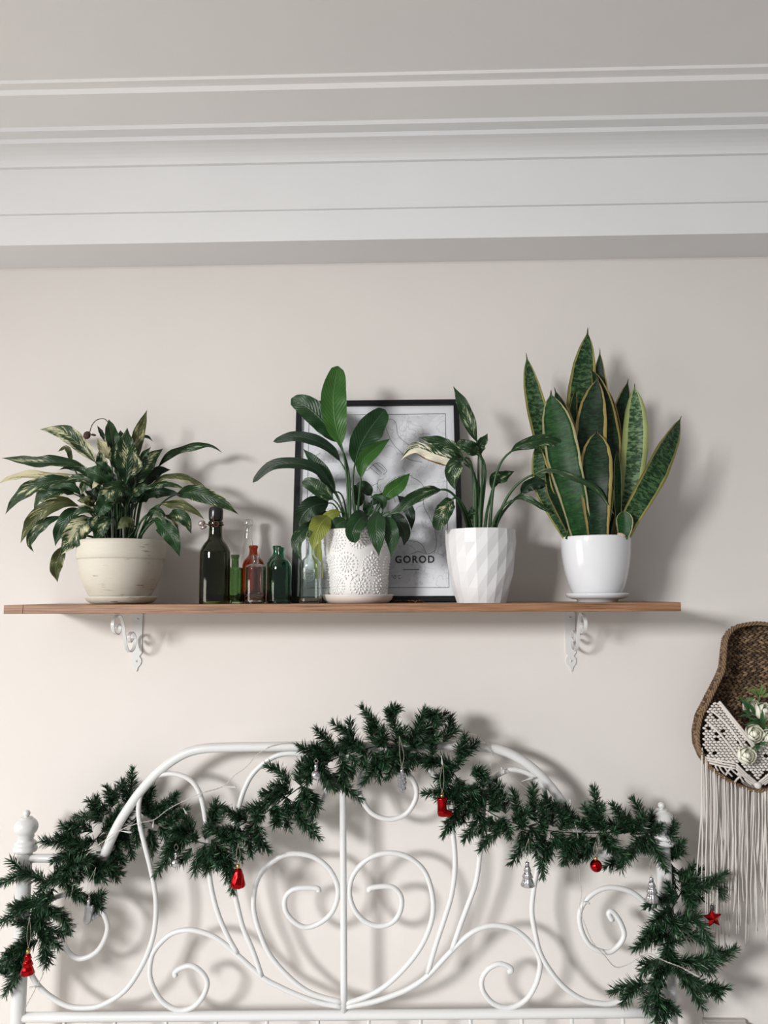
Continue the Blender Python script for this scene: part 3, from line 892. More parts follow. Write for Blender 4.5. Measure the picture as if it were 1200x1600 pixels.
# ------------------------------------------------------------------ framed map leaning on the wall
yb, yt = -0.088, -0.022
fb = Vector((0, yb, ZS)); ft_z = 0.505
fup = Vector((0, yt - yb, ft_z)).normalized()
fn = Vector((0, -fup.z, fup.y))                # front normal (towards the room)
def FPt(px, py, off=0.0):
    d = ray(px, py)
    o_ = fb + fn * off
    return CAM + d * ((o_ - CAM).dot(fn) / d.dot(fn))
def FL(px, py):
    p = FPt(px, py); return p.x, (p - fb).dot(fup)
x0 = (FL(462.5, 626)[0] + FL(456, 940)[0]) / 2
x1 = (FL(717.5, 626)[0] + FL(724, 940)[0]) / 2
h1 = FL(590, 626)[1]
def FW(x, h, off=0.0):
    return Vector((x, fb.y, fb.z)) + fup * h + fn * off
def fbox(xa, xb, ha, hb, oa, ob):
    v = [FW(x, h, o_) for x in (xa, xb) for h in (ha, hb) for o_ in (oa, ob)]
    return v, box(0, 1, 0, 1, 0, 1)[1]
pic = thing('picture_frame', 'black framed city map print leaning on the wall behind the middle plants', 'picture', (0.5 * (x0 + x1), yb, ZS))
M_BLK = mat('black_frame', (0.005, 0.0055, 0.007), 0.5, **{'Specular IOR Level': 0.25})
bw = 0.0135
lift = 0.0019
def fbar(n, *a): return build(n, *fbox(*a), M_BLK, pic, False)
fbar('frame_bar', x0, x1, h1 - bw, h1, -0.016, 0.004)
fbar('frame_bar', x0, x1, lift, bw + lift, -0.016, 0.004)
fbar('frame_bar', x0, x0 + bw, bw + lift, h1 - bw, -0.016, 0.004)
fbar('frame_bar', x1 - bw, x1, bw + lift, h1 - bw, -0.016, 0.004)
def map_mat():
    m = mat('printed_map_paper', (0.7, 0.71, 0.74), 0.6)
    t = NT(m)
    tc = t.n('ShaderNodeTexCoord'); mp = t.n('ShaderNodeMapping'); mp.inputs['Scale'].default_value = (1, 0, 1)
    t.l(tc.outputs['Object'], mp.inputs['Vector'])
    def iso(scale, w, det=2.0, z=0.0):
        n = t.n('ShaderNodeTexNoise', Scale=scale, Detail=det); n.noise_dimensions = '4D'; n.inputs['W'].default_value = z
        t.l(mp.outputs[0], n.inputs['Vector'])
        return t.ramp(t.math('ABSOLUTE', t.math('SUBTRACT', n.outputs['Fac'], 0.5)), [(w * 0.5, (1, 1, 1)), (w, (0, 0, 0))]), n
    l1, n1 = iso(7.0, 0.0045, 4.0, 1.0)
    l2, n2 = iso(20.0, 0.008, 3.0, 4.0)
    l3, n3 = iso(11.0, 0.007, 4.0, 8.0)
    lines = t.math('ADD', t.math('MULTIPLY', l1, 0.55), t.math('ADD', t.math('MULTIPLY', l2, 0.30), t.math('MULTIPLY', l3, 0.40)), True)
    n4 = t.n('ShaderNodeTexNoise', Scale=9.0, Detail=3.0); n4.noise_dimensions = '4D'; n4.inputs['W'].default_value = 2.2
    t.l(mp.outputs[0], n4.inputs['Vector'])
    paper = t.ramp(n4.outputs['Fac'], [(0.54, (0.85, 0.86, 0.89)), (0.55, (0.76, 0.77, 0.80)), (0.63, (0.74, 0.75, 0.78)), (0.64, (0.83, 0.84, 0.87))])
    c = t.mix(t.math('MULTIPLY', lines, 0.55), paper, (0.13, 0.13, 0.15))
    t.l(c, t.b.inputs['Base Color'])
    return m
M_PAPER = mat('white_print_paper', (0.86, 0.87, 0.90), 0.6)
print_ = build('print_sheet', *fbox(x0 + bw, x1 - bw, bw + lift, h1 - bw, -0.012, -0.006), M_PAPER, pic, False)
ORG[print_.name] = Vector((0, 0, 0))
# map field and hairline border as flat print just over the paper
lx0, lx1 = x0 + bw + 0.0185, x1 - bw - 0.0205
lh0, lh1 = bw + lift + 0.021, h1 - bw - 0.0215
def sub(o): o.parent = print_; return o
sub(build('map_field', *fbox(lx0, lx1, lh0, lh1, -0.0060, -0.0058), map_mat(), None, False))
M_INK = mat('black_ink', (0.02, 0.02, 0.024), 0.6)
M_INK2 = mat('grey_ink', (0.10, 0.10, 0.11), 0.6)
bd = MB(); lw = 0.0012
for a in ((lx0, lx1, lh0, lh0 + lw), (lx0, lx1, lh1 - lw, lh1), (lx0, lx0 + lw, lh0, lh1), (lx1 - lw, lx1, lh0, lh1)):
    bd.add(fbox(*a, -0.0058, -0.0055))
o = bd.build('map_border_line', M_INK, None, False); sub(o)
def road(pts, w, m=None):
    q = resample(catmull([FPt(a, b, -0.0055) for a, b in pts], 6), 6 * len(pts))
    v, f = [], []
    for i, p in enumerate(q):
        tg = (q[min(i + 1, len(q) - 1)] - q[max(i - 1, 0)]).normalized()
        sd = fn.cross(tg)
        v += [p + sd * w * .5, p - sd * w * .5]
    for i in range(len(q) - 1): f.append((2 * i, 2 * i + 1, 2 * i + 3, 2 * i + 2))
    sub(build('map_road', v, f, m or M_INK2, None, False))
for r in ([(600,665),(608,655),(618,660),(622,680),(632,690),(645,700),(655,705)],
          [(600,662),(612,690),(625,705),(640,718),(660,722)],
          [(585,640),(600,665),(598,680),(590,690)],
          [(642,745),(655,752),(663,765),(662,790),(672,810),(680,830),(682,850),(678,865)],
          [(600,762),(612,750),(630,742),(645,744)],
          [(590,760),(600,775),(612,772),(618,785)],
          [(637,845),(650,846),(660,852),(666,866)],
          [(474,680),(490,692),(505,700),(530,705)], [(474,720),(486,716),(500,708)],
          [(505,830),(530,790),(560,770),(590,755)], [(474,785),(490,770),(500,752),(520,745)],
          [(640,866),(655,862),(668,866),(680,860)]):
    road(r, 0.0011)
for r in ([(578,730),(592,742)], [(583,727),(597,739)], [(588,724),(602,736)], [(572,736),(590,723),(604,735),(598,742)],
          [(590,767),(590,752),(600,748)], [(575,769),(594,769)]):
    road(r, 0.0009, M_INK)
def text(s, px0, px1, py_base, size_px, m, bold, name, spacing=1.0):
    cu = bpy.data.curves.new(name, 'FONT'); cu.body = s; cu.size = 1.0; cu.offset = bold; cu.space_character = spacing
    to = bpy.data.objects.new('tmp', cu); COL.objects.link(to)
    dg = bpy.context.evaluated_depsgraph_get()
    me = bpy.data.meshes.new_from_object(to.evaluated_get(dg))
    bpy.data.objects.remove(to)
    vs = [v.co.copy() for v in me.vertices]
    xa, xb = min(v.x for v in vs), max(v.x for v in vs)
    ya, yb_ = min(v.y for v in vs), max(v.y for v in vs)
    A = FPt(px0, py_base, -0.0054); B = FPt(px1, py_base, -0.0054)
    H = FL(px0, py_base - size_px)[1] - FL(px0, py_base)[1]
    W = B.x - A.x
    verts = [A + Vector(((v.x - xa) / (xb - xa) * W, 0, 0)) + fup * ((v.y - ya) / (yb_ - ya) * H) for v in vs]
    faces = [tuple(p.vertices) for p in me.polygons]
    sub(build(name, verts, faces, m, None, False))
text('GOROD', 617.5, 679, 880.0, 11.8, M_INK, 0.03, 'map_title_lettering', 1.22)
text("\u00b00'E", 611.5, 626, 904.5, 6.0, M_INK2, 0.0, 'map_coordinate_lettering', 1.1)
dsh = MB(); a, b = FL(629.5, 889.5), FL(655, 888)
dsh.add(fbox(a[0], b[0], a[1] - .0008, a[1] + .0012, -0.0056, -0.0054)); sub(dsh.build('map_title_dash', M_INK, None, False))
def pane_mat():
    m = bpy.data.materials.new('picture_glass'); m.use_nodes = True
    nt = m.node_tree; nt.nodes.clear()
    out = nt.nodes.new('ShaderNodeOutputMaterial'); mx = nt.nodes.new('ShaderNodeMixShader')
    tr = nt.nodes.new('ShaderNodeBsdfTransparent'); gl = nt.nodes.new('ShaderNodeBsdfGlossy'); fr = nt.nodes.new('ShaderNodeFresnel')
    gl.inputs['Roughness'].default_value = 0.03; fr.inputs[0].default_value = 1.5
    nt.links.new(fr.outputs[0], mx.inputs[0]); nt.links.new(tr.outputs[0], mx.inputs[1]); nt.links.new(gl.outputs[0], mx.inputs[2])
    nt.links.new(mx.outputs[0], out.inputs[0])
    return m
q = [FW(x0 + bw, bw + lift, -0.002), FW(x1 - bw, bw + lift, -0.002), FW(x1 - bw, h1 - bw, -0.002), FW(x0 + bw, h1 - bw, -0.002)]
build('glass_pane', q, [(0, 1, 2, 3)], pane_mat(), pic, False)

# ------------------------------------------------------------------ bottles
def glass(name, col, rough=0.03, ior=1.47, dens=None):
    m = bpy.data.materials.new(name); m.use_nodes = True
    b = m.node_tree.nodes['Principled BSDF']
    b.inputs['Base Color'].default_value = (*col, 1)
    b.inputs['Roughness'].default_value = rough
    b.inputs['Transmission Weight'].default_value = 1.0
    b.inputs['IOR'].default_value = ior
    return m
GL = {'dark': glass('dark_olive_glass', (0.10, 0.115, 0.025)), 'green': glass('green_glass', (0.30, 0.44, 0.24)),
      'teal': glass('bottle_green_glass', (0.14, 0.42, 0.27)), 'amber': glass('amber_glass', (0.62, 0.17, 0.045)),
      'clear': glass('clear_glass', (0.95, 0.955, 0.95)), 'tint': glass('greenish_clear_glass', (0.87, 0.935, 0.91)),
      'pinkish': glass('rosy_clear_glass', (0.90, 0.84, 0.79))}
def bottle(px, Y, outer, wall, m, label, n=40, fn=None, name='glass_bottle', lab_name='body'):
    k = S(Y)
    e = thing(name, label, 'bottle', (shelf_x(px, Y), Y, ZS))
    x = shelf_x(px, Y)
    o_ = smoothprof(outer, 3)
    # keep the flat foot sharp
    pr = [(0.01, 0.8)] + [(r, h) for r, h in o_]
    inner = [(max(0.6, r - wall), h) for r, h in reversed(o_) if h > wall * 2.2]
    inner.append((inner[-1][0] * 0.9, wall * 2.0))
    pr += inner + [(0.01, wall * 2.2)]
    pr = [(r * k, h * k) for r, h in pr]
    build('bottle_body', *lathe(x, Y, ZS + 0.0002, pr, n, fn), m, e)
    return e, x, k
ea, xa, ka = bottle(335, -0.195, [(22, 0), (23.6, 1.5), (23.7, 40), (23.6, 76), (22.5, 84), (18, 93), (12.5, 100), (10.8, 106), (10.4, 114), (10.2, 121), (11.6, 123), (11.6, 128), (9.6, 130), (9.2, 133)],
                    2.2, GL['dark'], 'dark olive swing-top bottle, largest of the bottles', name='swing_top_bottle')
M_STOP = mat('dark_stopper', (0.012, 0.011, 0.010), 0.25)
zz = ZS
build('stopper', *lathe(xa, -0.195, ZS, [(r * ka, h * ka) for r, h in smoothprof([(8, 130), (10.6, 132), (11.2, 140), (10.9, 147), (9, 151.5), (4, 153), (0.05, 153.2)], 3)], 24), M_STOP, ea)
M_WIRE = mat('rusty_wire', (0.10, 0.045, 0.03), 0.5, 0.7)
wl = MB()
r_ = 0.0011
ringz = ZS + 124 * ka
wl.add(sweep([Vector((xa + 12.3 * ka * math.cos(a), -0.195 + 12.3 * ka * math.sin(a), ringz)) for a in [i * math.pi / 12 for i in range(24)]], r_, 6, True))
ylat = -0.195 - 12.3 * ka
wl.add(sweep(catmull([Vector((xa + 2 * ka, ylat, ringz - .001)), Vector((xa - 6 * ka, ylat - .004, ringz - .001)), Vector((xa - 14 * ka, ylat - .004, ringz)), Vector((xa - 19 * ka, ylat, ringz + .002))], 4), r_ * 1.3, 6))
wl.add(sweep([Vector((xa + 3.5 * ka + 4 * ka * math.cos(a), ylat, ringz + 4 * ka * math.sin(a))) for a in [i * math.pi / 8 for i in range(16)]], r_, 6, True))
wl.add(sweep(catmull([Vector((xa + 1 * ka, ylat, ringz)), Vector((xa - 0 * ka, ylat - .001, ringz + 8 * ka)), Vector((xa - 1 * ka, ylat + .006, ringz + 20 * ka))], 4), r_, 6))
wl.build('wire_clip', M_WIRE, ea)
lv = MB()
lv.add(ellipsoid((xa - 19 * ka, ylat, ringz + 1.5 * ka), Vector((5.5 * ka, 0, 2 * ka)), Vector((0, 4 * ka, 0)), Vector((-1.6 * ka, 0, 4.4 * ka)), 10, 6))
lv.add(ellipsoid((xa - 16 * ka, ylat, ringz - 5 * ka), Vector((5 * ka, 0, 2 * ka)), Vector((0, 3 * ka, 0)), Vector((-1 * ka, 0, 2.6 * ka)), 8, 5))
lv.build('clip_lever', mat('worn_silver_lever', (0.42, 0.34, 0.32), 0.3, 0.8), ea)

bottle(366.5, -0.125, [(11.3, 0), (12.2, 1.5), (12.2, 45), (12.0, 52), (10.5, 55.5), (6.4, 56.8), (5.8, 59), (5.8, 70), (6.6, 71.5), (6.6, 75.5), (5.0, 76)], 1.3, GL['green'],
       'small green bottle peeking out just right of the swing-top bottle')
bottle(386.8, -0.050, [(14, 0), (15, 2), (15, 55), (14.4, 66), (11, 78), (7.5, 92), (6.3, 102), (6.2, 121), (7.2, 122), (7.4, 126), (6.6, 130), (5.6, 131)], 1.2, GL['clear'],
       'tall clear bottle with a long slender neck behind the amber one')
bottle(395, -0.110, [(16, 0), (17.2, 2), (17.2, 52), (17, 60), (14.5, 67), (9, 72.5), (6.8, 77), (6.3, 84), (6.9, 85.5), (7.3, 89), (6.6, 90), (5.2, 90.2)], 1.4, GL['amber'],
       'amber bottle behind the small clear one')
def oct_fn(a, i, r):
    q = math.pi / 4; x = (a % q) - q / 2
    return r * (0.55 + 0.45 * math.cos(q / 2) / math.cos(x)) if r > 9 else r
bottle(398.7, -0.200, [(14.6, 0), (16.2, 1.5), (16.2, 54), (15.6, 58), (12, 60.5), (6.6, 62), (5.4, 65), (5.4, 71), (6, 72), (6, 75.5), (4.6, 76)], 1.3, GL['pinkish'],
       'short clear bottle standing in front of the amber one', fn=oct_fn)
bottle(437, -0.185, [(16.6, 0), (18.1, 2), (18.1, 50), (17.6, 58), (14.5, 65.5), (8.6, 71), (6.6, 75), (6.3, 82), (7.0, 83), (7.0, 87), (5.4, 87.4)], 1.4, GL['teal'],
       'dark green medicine bottle, front one of the green pair by the frame')
bottle(432, -0.100, [(14.4, 0), (15.6, 2), (15.6, 56), (14.9, 64), (11, 71), (7, 75), (6, 79), (6, 84), (6.6, 85), (6.6, 89), (5, 89.4)], 1.3, GL['teal'],
       'dark green medicine bottle, rear one of the green pair by the frame')
def sq_fn(a, i, r):
    if r < 9: return r
    c, s = abs(math.cos(a)), abs(math.sin(a))
    return r * 0.97 / ((c ** 4 + s ** 4) ** 0.25) * 0.98
eb, xb_, kb = bottle(485, -0.205, [(16.2, 0), (17.8, 2), (17.6, 14), (17.0, 40), (17.6, 58), (16, 65), (11.5, 69), (7.2, 74), (6.2, 82), (6.0, 98), (7.0, 99.5), (7.0, 105), (5.4, 105.5)], 1.7, GL['tint'],
                     'clear square bottle with an embossed medallion beside the lace pot', fn=sq_fn)
em = MB(); yf = -0.205 - 17.2 * kb
def ring(cx, cz, r, t_):
    em.add(sweep([Vector((cx + r * math.cos(a), yf, cz + r * math.sin(a))) for a in [i * math.pi / 10 for i in range(20)]], t_, 5, True))
cz = ZS + 43 * kb
ring(xb_, cz, 8.6 * kb, .0009); ring(xb_, cz, 6.3 * kb, .0006)
for a in range(6):
    em.add(ellipsoid((xb_ + 3.2 * kb * math.cos(a * 1.05), yf, cz + 3.2 * kb * math.sin(a * 1.05)), Vector((.0018, 0, 0)), Vector((0, .001, 0)), Vector((0, 0, .0018)), 6, 4))
em.add(sweep([Vector((xb_ - 8 * kb, yf, ZS + 25 * kb)), Vector((xb_ + 8 * kb, yf, ZS + 25 * kb))], .0006, 5))
em.build('embossed_medallion', GL['tint'], eb)

# dry leaf scraps on the shelf
M_DRY = mat('dry_leaf_tan', (0.20, 0.12, 0.06), 0.8)
for i, (px, Y, ln, ang, lab) in enumerate([(622, -0.150, 9, .1, 'crumpled tan leaf scrap on the shelf nearest the lace pot'),
                                   (640, -0.135, 12, -.3, 'curled dry leaf on the shelf below the map title dash'),
                                   (656, -0.150, 9, .5, 'small dry leaf scrap on the shelf nearest the faceted pot')]):
    k = S(Y); c = Vector((shelf_x(px, Y), Y, ZS + 0.0008))
    v, f = [], []
    for a in range(9):
        t_ = a / 8; w = math.sin(math.pi * t_) * 3.4 * k + .0004
        for b in (-1, 0, 1):
            u = (t_ - .5) * 2 * ln * k
            z_ = (abs(b) * 2.4 * k + abs(math.sin(a * 1.3 + i)) * 1.6 * k) * math.sin(math.pi * t_) ** .5
            v.append(c + Vector((u * math.cos(ang) - b * w * math.sin(ang), u * math.sin(ang) + b * w * math.cos(ang), z_)))
    for a in range(8):
        for b in range(2): f.append((a * 3 + b, a * 3 + b + 1, a * 3 + b + 4, a * 3 + b + 3))
    tag(build('dry_leaf', v, f, M_DRY), lab, 'dry leaf', 'dry leaf scraps on the shelf')

# ------------------------------------------------------------------ bed headboard
YH = -0.105
kh = S(YH)
xpl, xpr = P(39, 1340, YH).x, P(1036, 1320, YH).x
hb = thing('bed_headboard', 'white metal bed headboard with scrollwork and ball finials', 'headboard', ((xpl + xpr) / 2, YH, 0.0))
def post(x, py_ball, name='post'):
    zb = P(proj(Vector((x, YH, 1.0)))[0], py_ball, YH).z     # ball centre
    z_low = zb - 50 * kh
    po = build('post', *lathe(x, YH, 0.0, [(10.6 * kh, 0.0), (10.6 * kh, zb - 36 * kh)], 24), M_WHITE, hb)
    ORG[po.name] = Vector((0, 0, 0))
    pr = [(10.6, -37), (16.4, -35.5), (17.4, -33), (17.2, -30), (15.6, -28), (16.0, -26), (16.2, -23.5), (14.0, -21), (11.4, -19.5), (11.0, -16.5), (12.4, -14.5)]
    bl = [(17.4 * math.cos(a), 15 * math.sin(a)) for a in [math.radians(d) for d in (-48, -35, -20, -5, 10, 25, 40, 52, 60)]]
    pr += bl + [(8.6, 14.2), (7.8, 14.6), (3.6, 14.8), (3.0, 16)]
    pr += [(5.2 * math.cos(a), 20 + 5.0 * math.sin(a)) for a in [math.radians(d) for d in (-50, -25, 0, 25, 50, 75)]] + [(0.05, 25.0)]
    fo = build('finial', *lathe(x, YH, zb, [(r * kh, h * kh) for r, h in pr], 32), M_WHITE, None)
    fo.parent = po
post(xpl, 1292); post(xpr, 1280)
def tube(pts, rpx, name, sub_=6, Y=YH, n=10, ends=True):
    path = catmull([P(a, b, Y) for a, b in pts], sub_)
    mb = MB(); mb.add(sweep(path, rpx * kh, n))
    return mb.build(name, M_WHITE, hb)
tube([(163,1338),(176,1306),(192,1276),(220,1236),(250,1204),(282,1181),(310,1171),(345,1168),(400,1167),(470,1166),(540,1166),(640,1167),(700,1165),(745,1166),(785,1173),(820,1191),(850,1217),(880,1256),(904,1300),(916,1332)], 7.2, 'top_rail', 6)
tube([(44,1341),(110,1341),(168,1340)], 6.2, 'side_rail', 3)
tube([(908,1334),(970,1333),(1034,1332)], 6.2, 'side_rail', 3)
tube([(32,1589.5),(300,1588),(540,1586),(800,1584),(1050,1582)], 7.0, 'bottom_rail', 3)
tube([(535.5,1168),(536,1300),(537,1450),(537.5,1584)], 5.2, 'center_post', 3)
zlow = 0.18
for px in (101, 180, 260, 338, 417, 497, 576, 657, 735, 815, 893, 973):
    a = P(px, 1587, YH)
    build('spindle', *lathe(a.x, YH, zlow, [(2.9 * kh, 0), (2.9 * kh, a.z - zlow)], 10), M_WHITE, hb)
zl = zlow
build('lower_rail', *sweep([Vector((xpl, YH, zl)), Vector((xpr, YH, zl))], 7 * kh, 10), M_WHITE, hb)
RS = 3.9
def endcap(p, path): return path
scrolls = [
 # outer left: spiral, S and hook, coming down to the lower curve
 [(117,1446),(104,1459),(100,1474),(110,1491),(127,1498),(150,1488),(164,1467),(168,1445),(158,1421),(138,1403),(105,1397),(70,1412),(48,1445),(42,1480),(48,1518),(60,1540),(80,1558),(107,1572),(133,1574.5),(160,1570),(195,1548),(220,1512),(236,1475),(243,1440),(243,1400),(236,1360),(226,1320),(218,1285),(217,1255),(225,1230),(245,1213),(270,1209),(295,1217),(310,1235),(318,1262),(323,1300),(325,1340),(327,1364),(332,1396),(342,1431),(356,1463),(371,1490)],
 [(957,1439),(951,1428),(955,1424),(963,1431),(972,1447),(975,1463),(965,1479),(949,1488),(925,1480),(911,1460),(905,1436),(909,1417),(923,1399),(944,1388),(968,1388),(992,1397),(1013,1417),(1025,1437),(1031,1465),(1030,1500),(1018,1535),(992,1556),(959,1567),(940,1568),(911,1562),(882,1543),(860,1517),(844,1489),(836,1457),(831,1425),(833,1396),(838,1367),(846,1330),(852,1300),(856,1270),(850,1234),(838,1217),(818,1206),(799,1203),(783,1208),(770,1219),(758,1245),(754,1288),(750,1332),(744,1377),(732,1412),(720,1444),(706,1485)],
 # inner hooks with a loop
 [(446,1221),(431,1236),(428,1256),(438,1273),(458,1282),(482,1276),(502,1256),(510,1228),(500,1199),(475,1180),(443,1178),(417,1189),(395,1209),(382,1233),(374,1259),(365,1300),(362,1345),(366,1390),(371,1415),(380,1450),(395,1485),(409,1526)],
 [(626,1206),(639,1211),(650,1230),(649,1250),(634,1272),(609,1280),(583,1272),(567,1252),(561,1230),(568,1203),(590,1184),(620,1178),(650,1184),(671,1201),(684,1224),(694,1250),(702,1278),(709,1313),(711,1355),(706,1396),(695,1434),(682,1473),(668,1521)],
 # heart
 [(498,1393),(496,1388),(477,1387),(458,1390),(446,1402),(446,1422),(458,1439),(477,1449),(500,1442),(519,1425),(528,1399),(525,1377),(512,1355),(490,1339),(465,1334),(442,1337),(420,1351),(404,1371),(397,1396),(397,1425),(406,1457),(420,1489),(442,1517),(471,1543),(497,1556),(535,1566)],
 [(577,1393),(578,1388),(596,1385),(615,1387),(627,1402),(625,1425),(612,1442),(590,1447),(568,1438),(552,1418),(546,1393),(552,1367),(571,1345),(596,1334),(622,1334),(644,1343),(663,1361),(674,1390),(677,1422),(670,1453),(654,1485),(628,1517),(599,1543),(568,1559),(540,1568)],
 # lower curves
 [(275,1526),(273,1520),(282,1513),(299,1509),(315,1519),(324,1536),(316,1559),(299,1575),(277,1578),(254,1565),(240,1543),(234,1520),(238,1492),(251,1473),(270,1458),(296,1453),(321,1458),(343,1469),(371,1492),(410,1527),(433,1540),(461,1553),(497,1566),(535,1573)],
 [(793,1519),(799,1517),(796,1511),(780,1506),(763,1514),(753,1530),(755,1549),(771,1568),(796,1575),(822,1562),(838,1536),(844,1508),(839,1489),(825,1469),(803,1452),(777,1446),(755,1449),(732,1461),(704,1487),(669,1524),(640,1544),(612,1556),(580,1566),(540,1573)],
]
for sc_ in scrolls: tube(sc_, RS, 'scroll', 4, n=8)

# unseen white bed under the frame, added to bounce light onto the wall
def bedding():
    x0b, x1b = xpl + 0.03, xpr - 0.03
    nx, ny = 24, 30
    v, f = [], []
    for j in range(ny + 1):
        y = YH - 0.02 - 1.95 * j / ny
        for i in range(nx + 1):
            u = i / nx
            e = min(u, 1 - u, j / ny + .02, 1 - j / ny) * 12
            z = 0.40 - 0.06 * (1 - min(1, e)) ** 2 + 0.006 * math.sin(i * 1.7 + j * .9) * math.sin(j * 1.3)
            v.append(Vector((x0b + (x1b - x0b) * u, y, min(0.405, z))))
    n = len(v)
    for j in range(ny):
        for i in range(nx): f.append((j * (nx + 1) + i, j * (nx + 1) + i + 1, (j + 1) * (nx + 1) + i + 1, (j + 1) * (nx + 1) + i))
    rim = list(range(nx + 1)) + [(j + 1) * (nx + 1) + nx for j in range(ny)] + [ny * (nx + 1) + i for i in range(nx - 1, -1, -1)] + [j * (nx + 1) for j in range(ny - 1, 0, -1)]
    for a in rim: v.append(Vector((v[a].x, v[a].y, 0.0)))
    for q in range(len(rim)):
        f.append((rim[q], n + q, n + (q + 1) % len(rim), rim[(q + 1) % len(rim)]))
    tag(build('bed', v, f, mat('white_bed_linen', (0.78, 0.77, 0.76), 0.9)), 'unseen bed with white linen added before the scrollwork headboard to bounce light', 'bed')
bedding()

# ------------------------------------------------------------------ pine garland
def needle_mat(name, a, b):
    m = mat(name, a, 0.42)
    t = NT(m)
    g = t.n('ShaderNodeNewGeometry')
    c = t.ramp(g.outputs['Random Per Island'], [(0.0, a), (0.6, b), (0.8, tuple(x * 1.5 for x in b)), (1.0, tuple(x * 3.6 for x in b))])
    t.l(c, t.b.inputs['Base Color'])
    return m
M_NEED = needle_mat('pine_needle_green', (0.005, 0.017, 0.007), (0.016, 0.047, 0.020))
M_TWIG = mat('garland_twig', (0.012, 0.022, 0.012), 0.7)
gar = thing('pine_garland', 'dark green artificial pine garland draped along the white headboard', 'garland', P(600, 1180, -0.11))
core = [(12,1545,-.13),(35,1495,-.14),(60,1430,-.14),(92,1375,-.135),(130,1335,-.11),(165,1295,-.068),(205,1265,-.062),(250,1285,-.066),(300,1312,-.10),(345,1318,-.13),(390,1290,-.13),(430,1258,-.13),(475,1225,-.13),(515,1190,-.13),(565,1172,-.13),(610,1164,-.13),(660,1178,-.13),(705,1205,-.13),(735,1245,-.13),(775,1275,-.13),(825,1292,-.13),(875,1300,-.13),(925,1302,-.13),(975,1300,-.13),(1018,1300,-.125),(1046,1345,-.085),(1066,1385,-.10),(1050,1420,-.14),(1040,1462,-.145),(1050,1505,-.145),(1030,1550,-.145),(1025,1600,-.145)]
cpath = catmull([P(a, b, c) for a, b, c in core], 6)
ctw = MB(); ctw.add(sweep(cpath, 0.0013, 6)); ctw.build('garland_core', M_TWIG, gar)
cfine = resample(cpath, 220)
cpx = [proj(p) for p in cfine]
rg = random.Random(77)
def core_Y(px, py):
    best = min(range(len(cpx)), key=lambda i: (cpx[i][0] - px) ** 2 + (cpx[i][1] - py) ** 2)
    return cfine[best].y
NSP = [0]
def sprig(pts3, nl=0.0262, dens=1.0):
    """a bottle-brush branch with a side twig: twigs plus flat needles leaning towards the tip"""
    v, f, fm = [], [], []
    def brush(path, dens):
        L = sum((b - a).length for a, b in zip(path, path[1:]))
        m = max(24, int(L * 1000 * 3.1 * dens))
        q = resample(path, 24)
        k = len(v)
        tv, tf = sweep(q[::3], 0.0008, 4)
        v.extend(tv); f.extend(tuple(x + k for x in t_) for t_ in tf); fm.extend([1] * len(tf))
        for i in range(m):
            s = (i + rg.random()) / m
            j = min(23, int(s * 24)); p = q[j].lerp(q[j + 1], s * 24 - j)
            tg = (q[j + 1] - q[j]).normalized()
            ref = Vector((0, 0, 1)) if abs(tg.z) < 0.9 else Vector((1, 0, 0))
            u = tg.cross(ref).normalized(); w = tg.cross(u)
            a = i * 2.39996 + rg.uniform(-.5, .5)
            rad = u * math.cos(a) + w * math.sin(a)
            lean = rg.uniform(0.5, 1.2) if s < 0.9 else rg.uniform(1.2, 3.0)
            d = (rad + tg * lean).normalized()
            ln = nl * rg.uniform(0.6, 1.12) * (1 - 0.25 * s ** 3)
            sd = tg.cross(rad); sd = (sd * math.cos(a * 3) + d.cross(sd) * math.sin(a * 3)).normalized()
            wd = sd * (0.00105 * rg.uniform(.8, 1.25))
            tip = p + d * ln + rad * (ln * rg.uniform(-.08, .16))
            mid = p + d * ln * 0.6
            k = len(v)
            v.extend([p - wd * .7, p + wd * .7, mid + wd, mid - wd, tip])
            f.extend([(k, k + 1, k + 2, k + 3), (k + 3, k + 2, k + 4)])
            fm.extend([0, 0])
    path = catmull(pts3, 6)
    brush(path, dens)
    L = sum((b - a).length for a, b in zip(path, path[1:]))
    if L > 0.035 and rg.random() < 0.5:
        i = int(len(path) * rg.uniform(.18, .35)); p = path[i]
        tg = (path[i + 1] - path[i]).normalized()
        sd = tg.cross(Vector((0, 1, 0))).normalized() * rg.choice((-1, 1))
        d = (tg + sd * rg.uniform(.35, .7) + Vector((0, rg.uniform(-.5, .2), 0))).normalized() * L * rg.uniform(.38, .52)
        e = p + d; e.y = max(-0.2, min(-0.04, e.y))
        if path[0].y > -0.087: e.y = max(-0.085, e.y)
        brush(catmull([p, p.lerp(e, .55) + Vector((0, 0, -.003)), e], 6), .9)
    return build('pine_sprig', v, f, None, gar, False, None, [M_NEED, M_TWIG], fm)
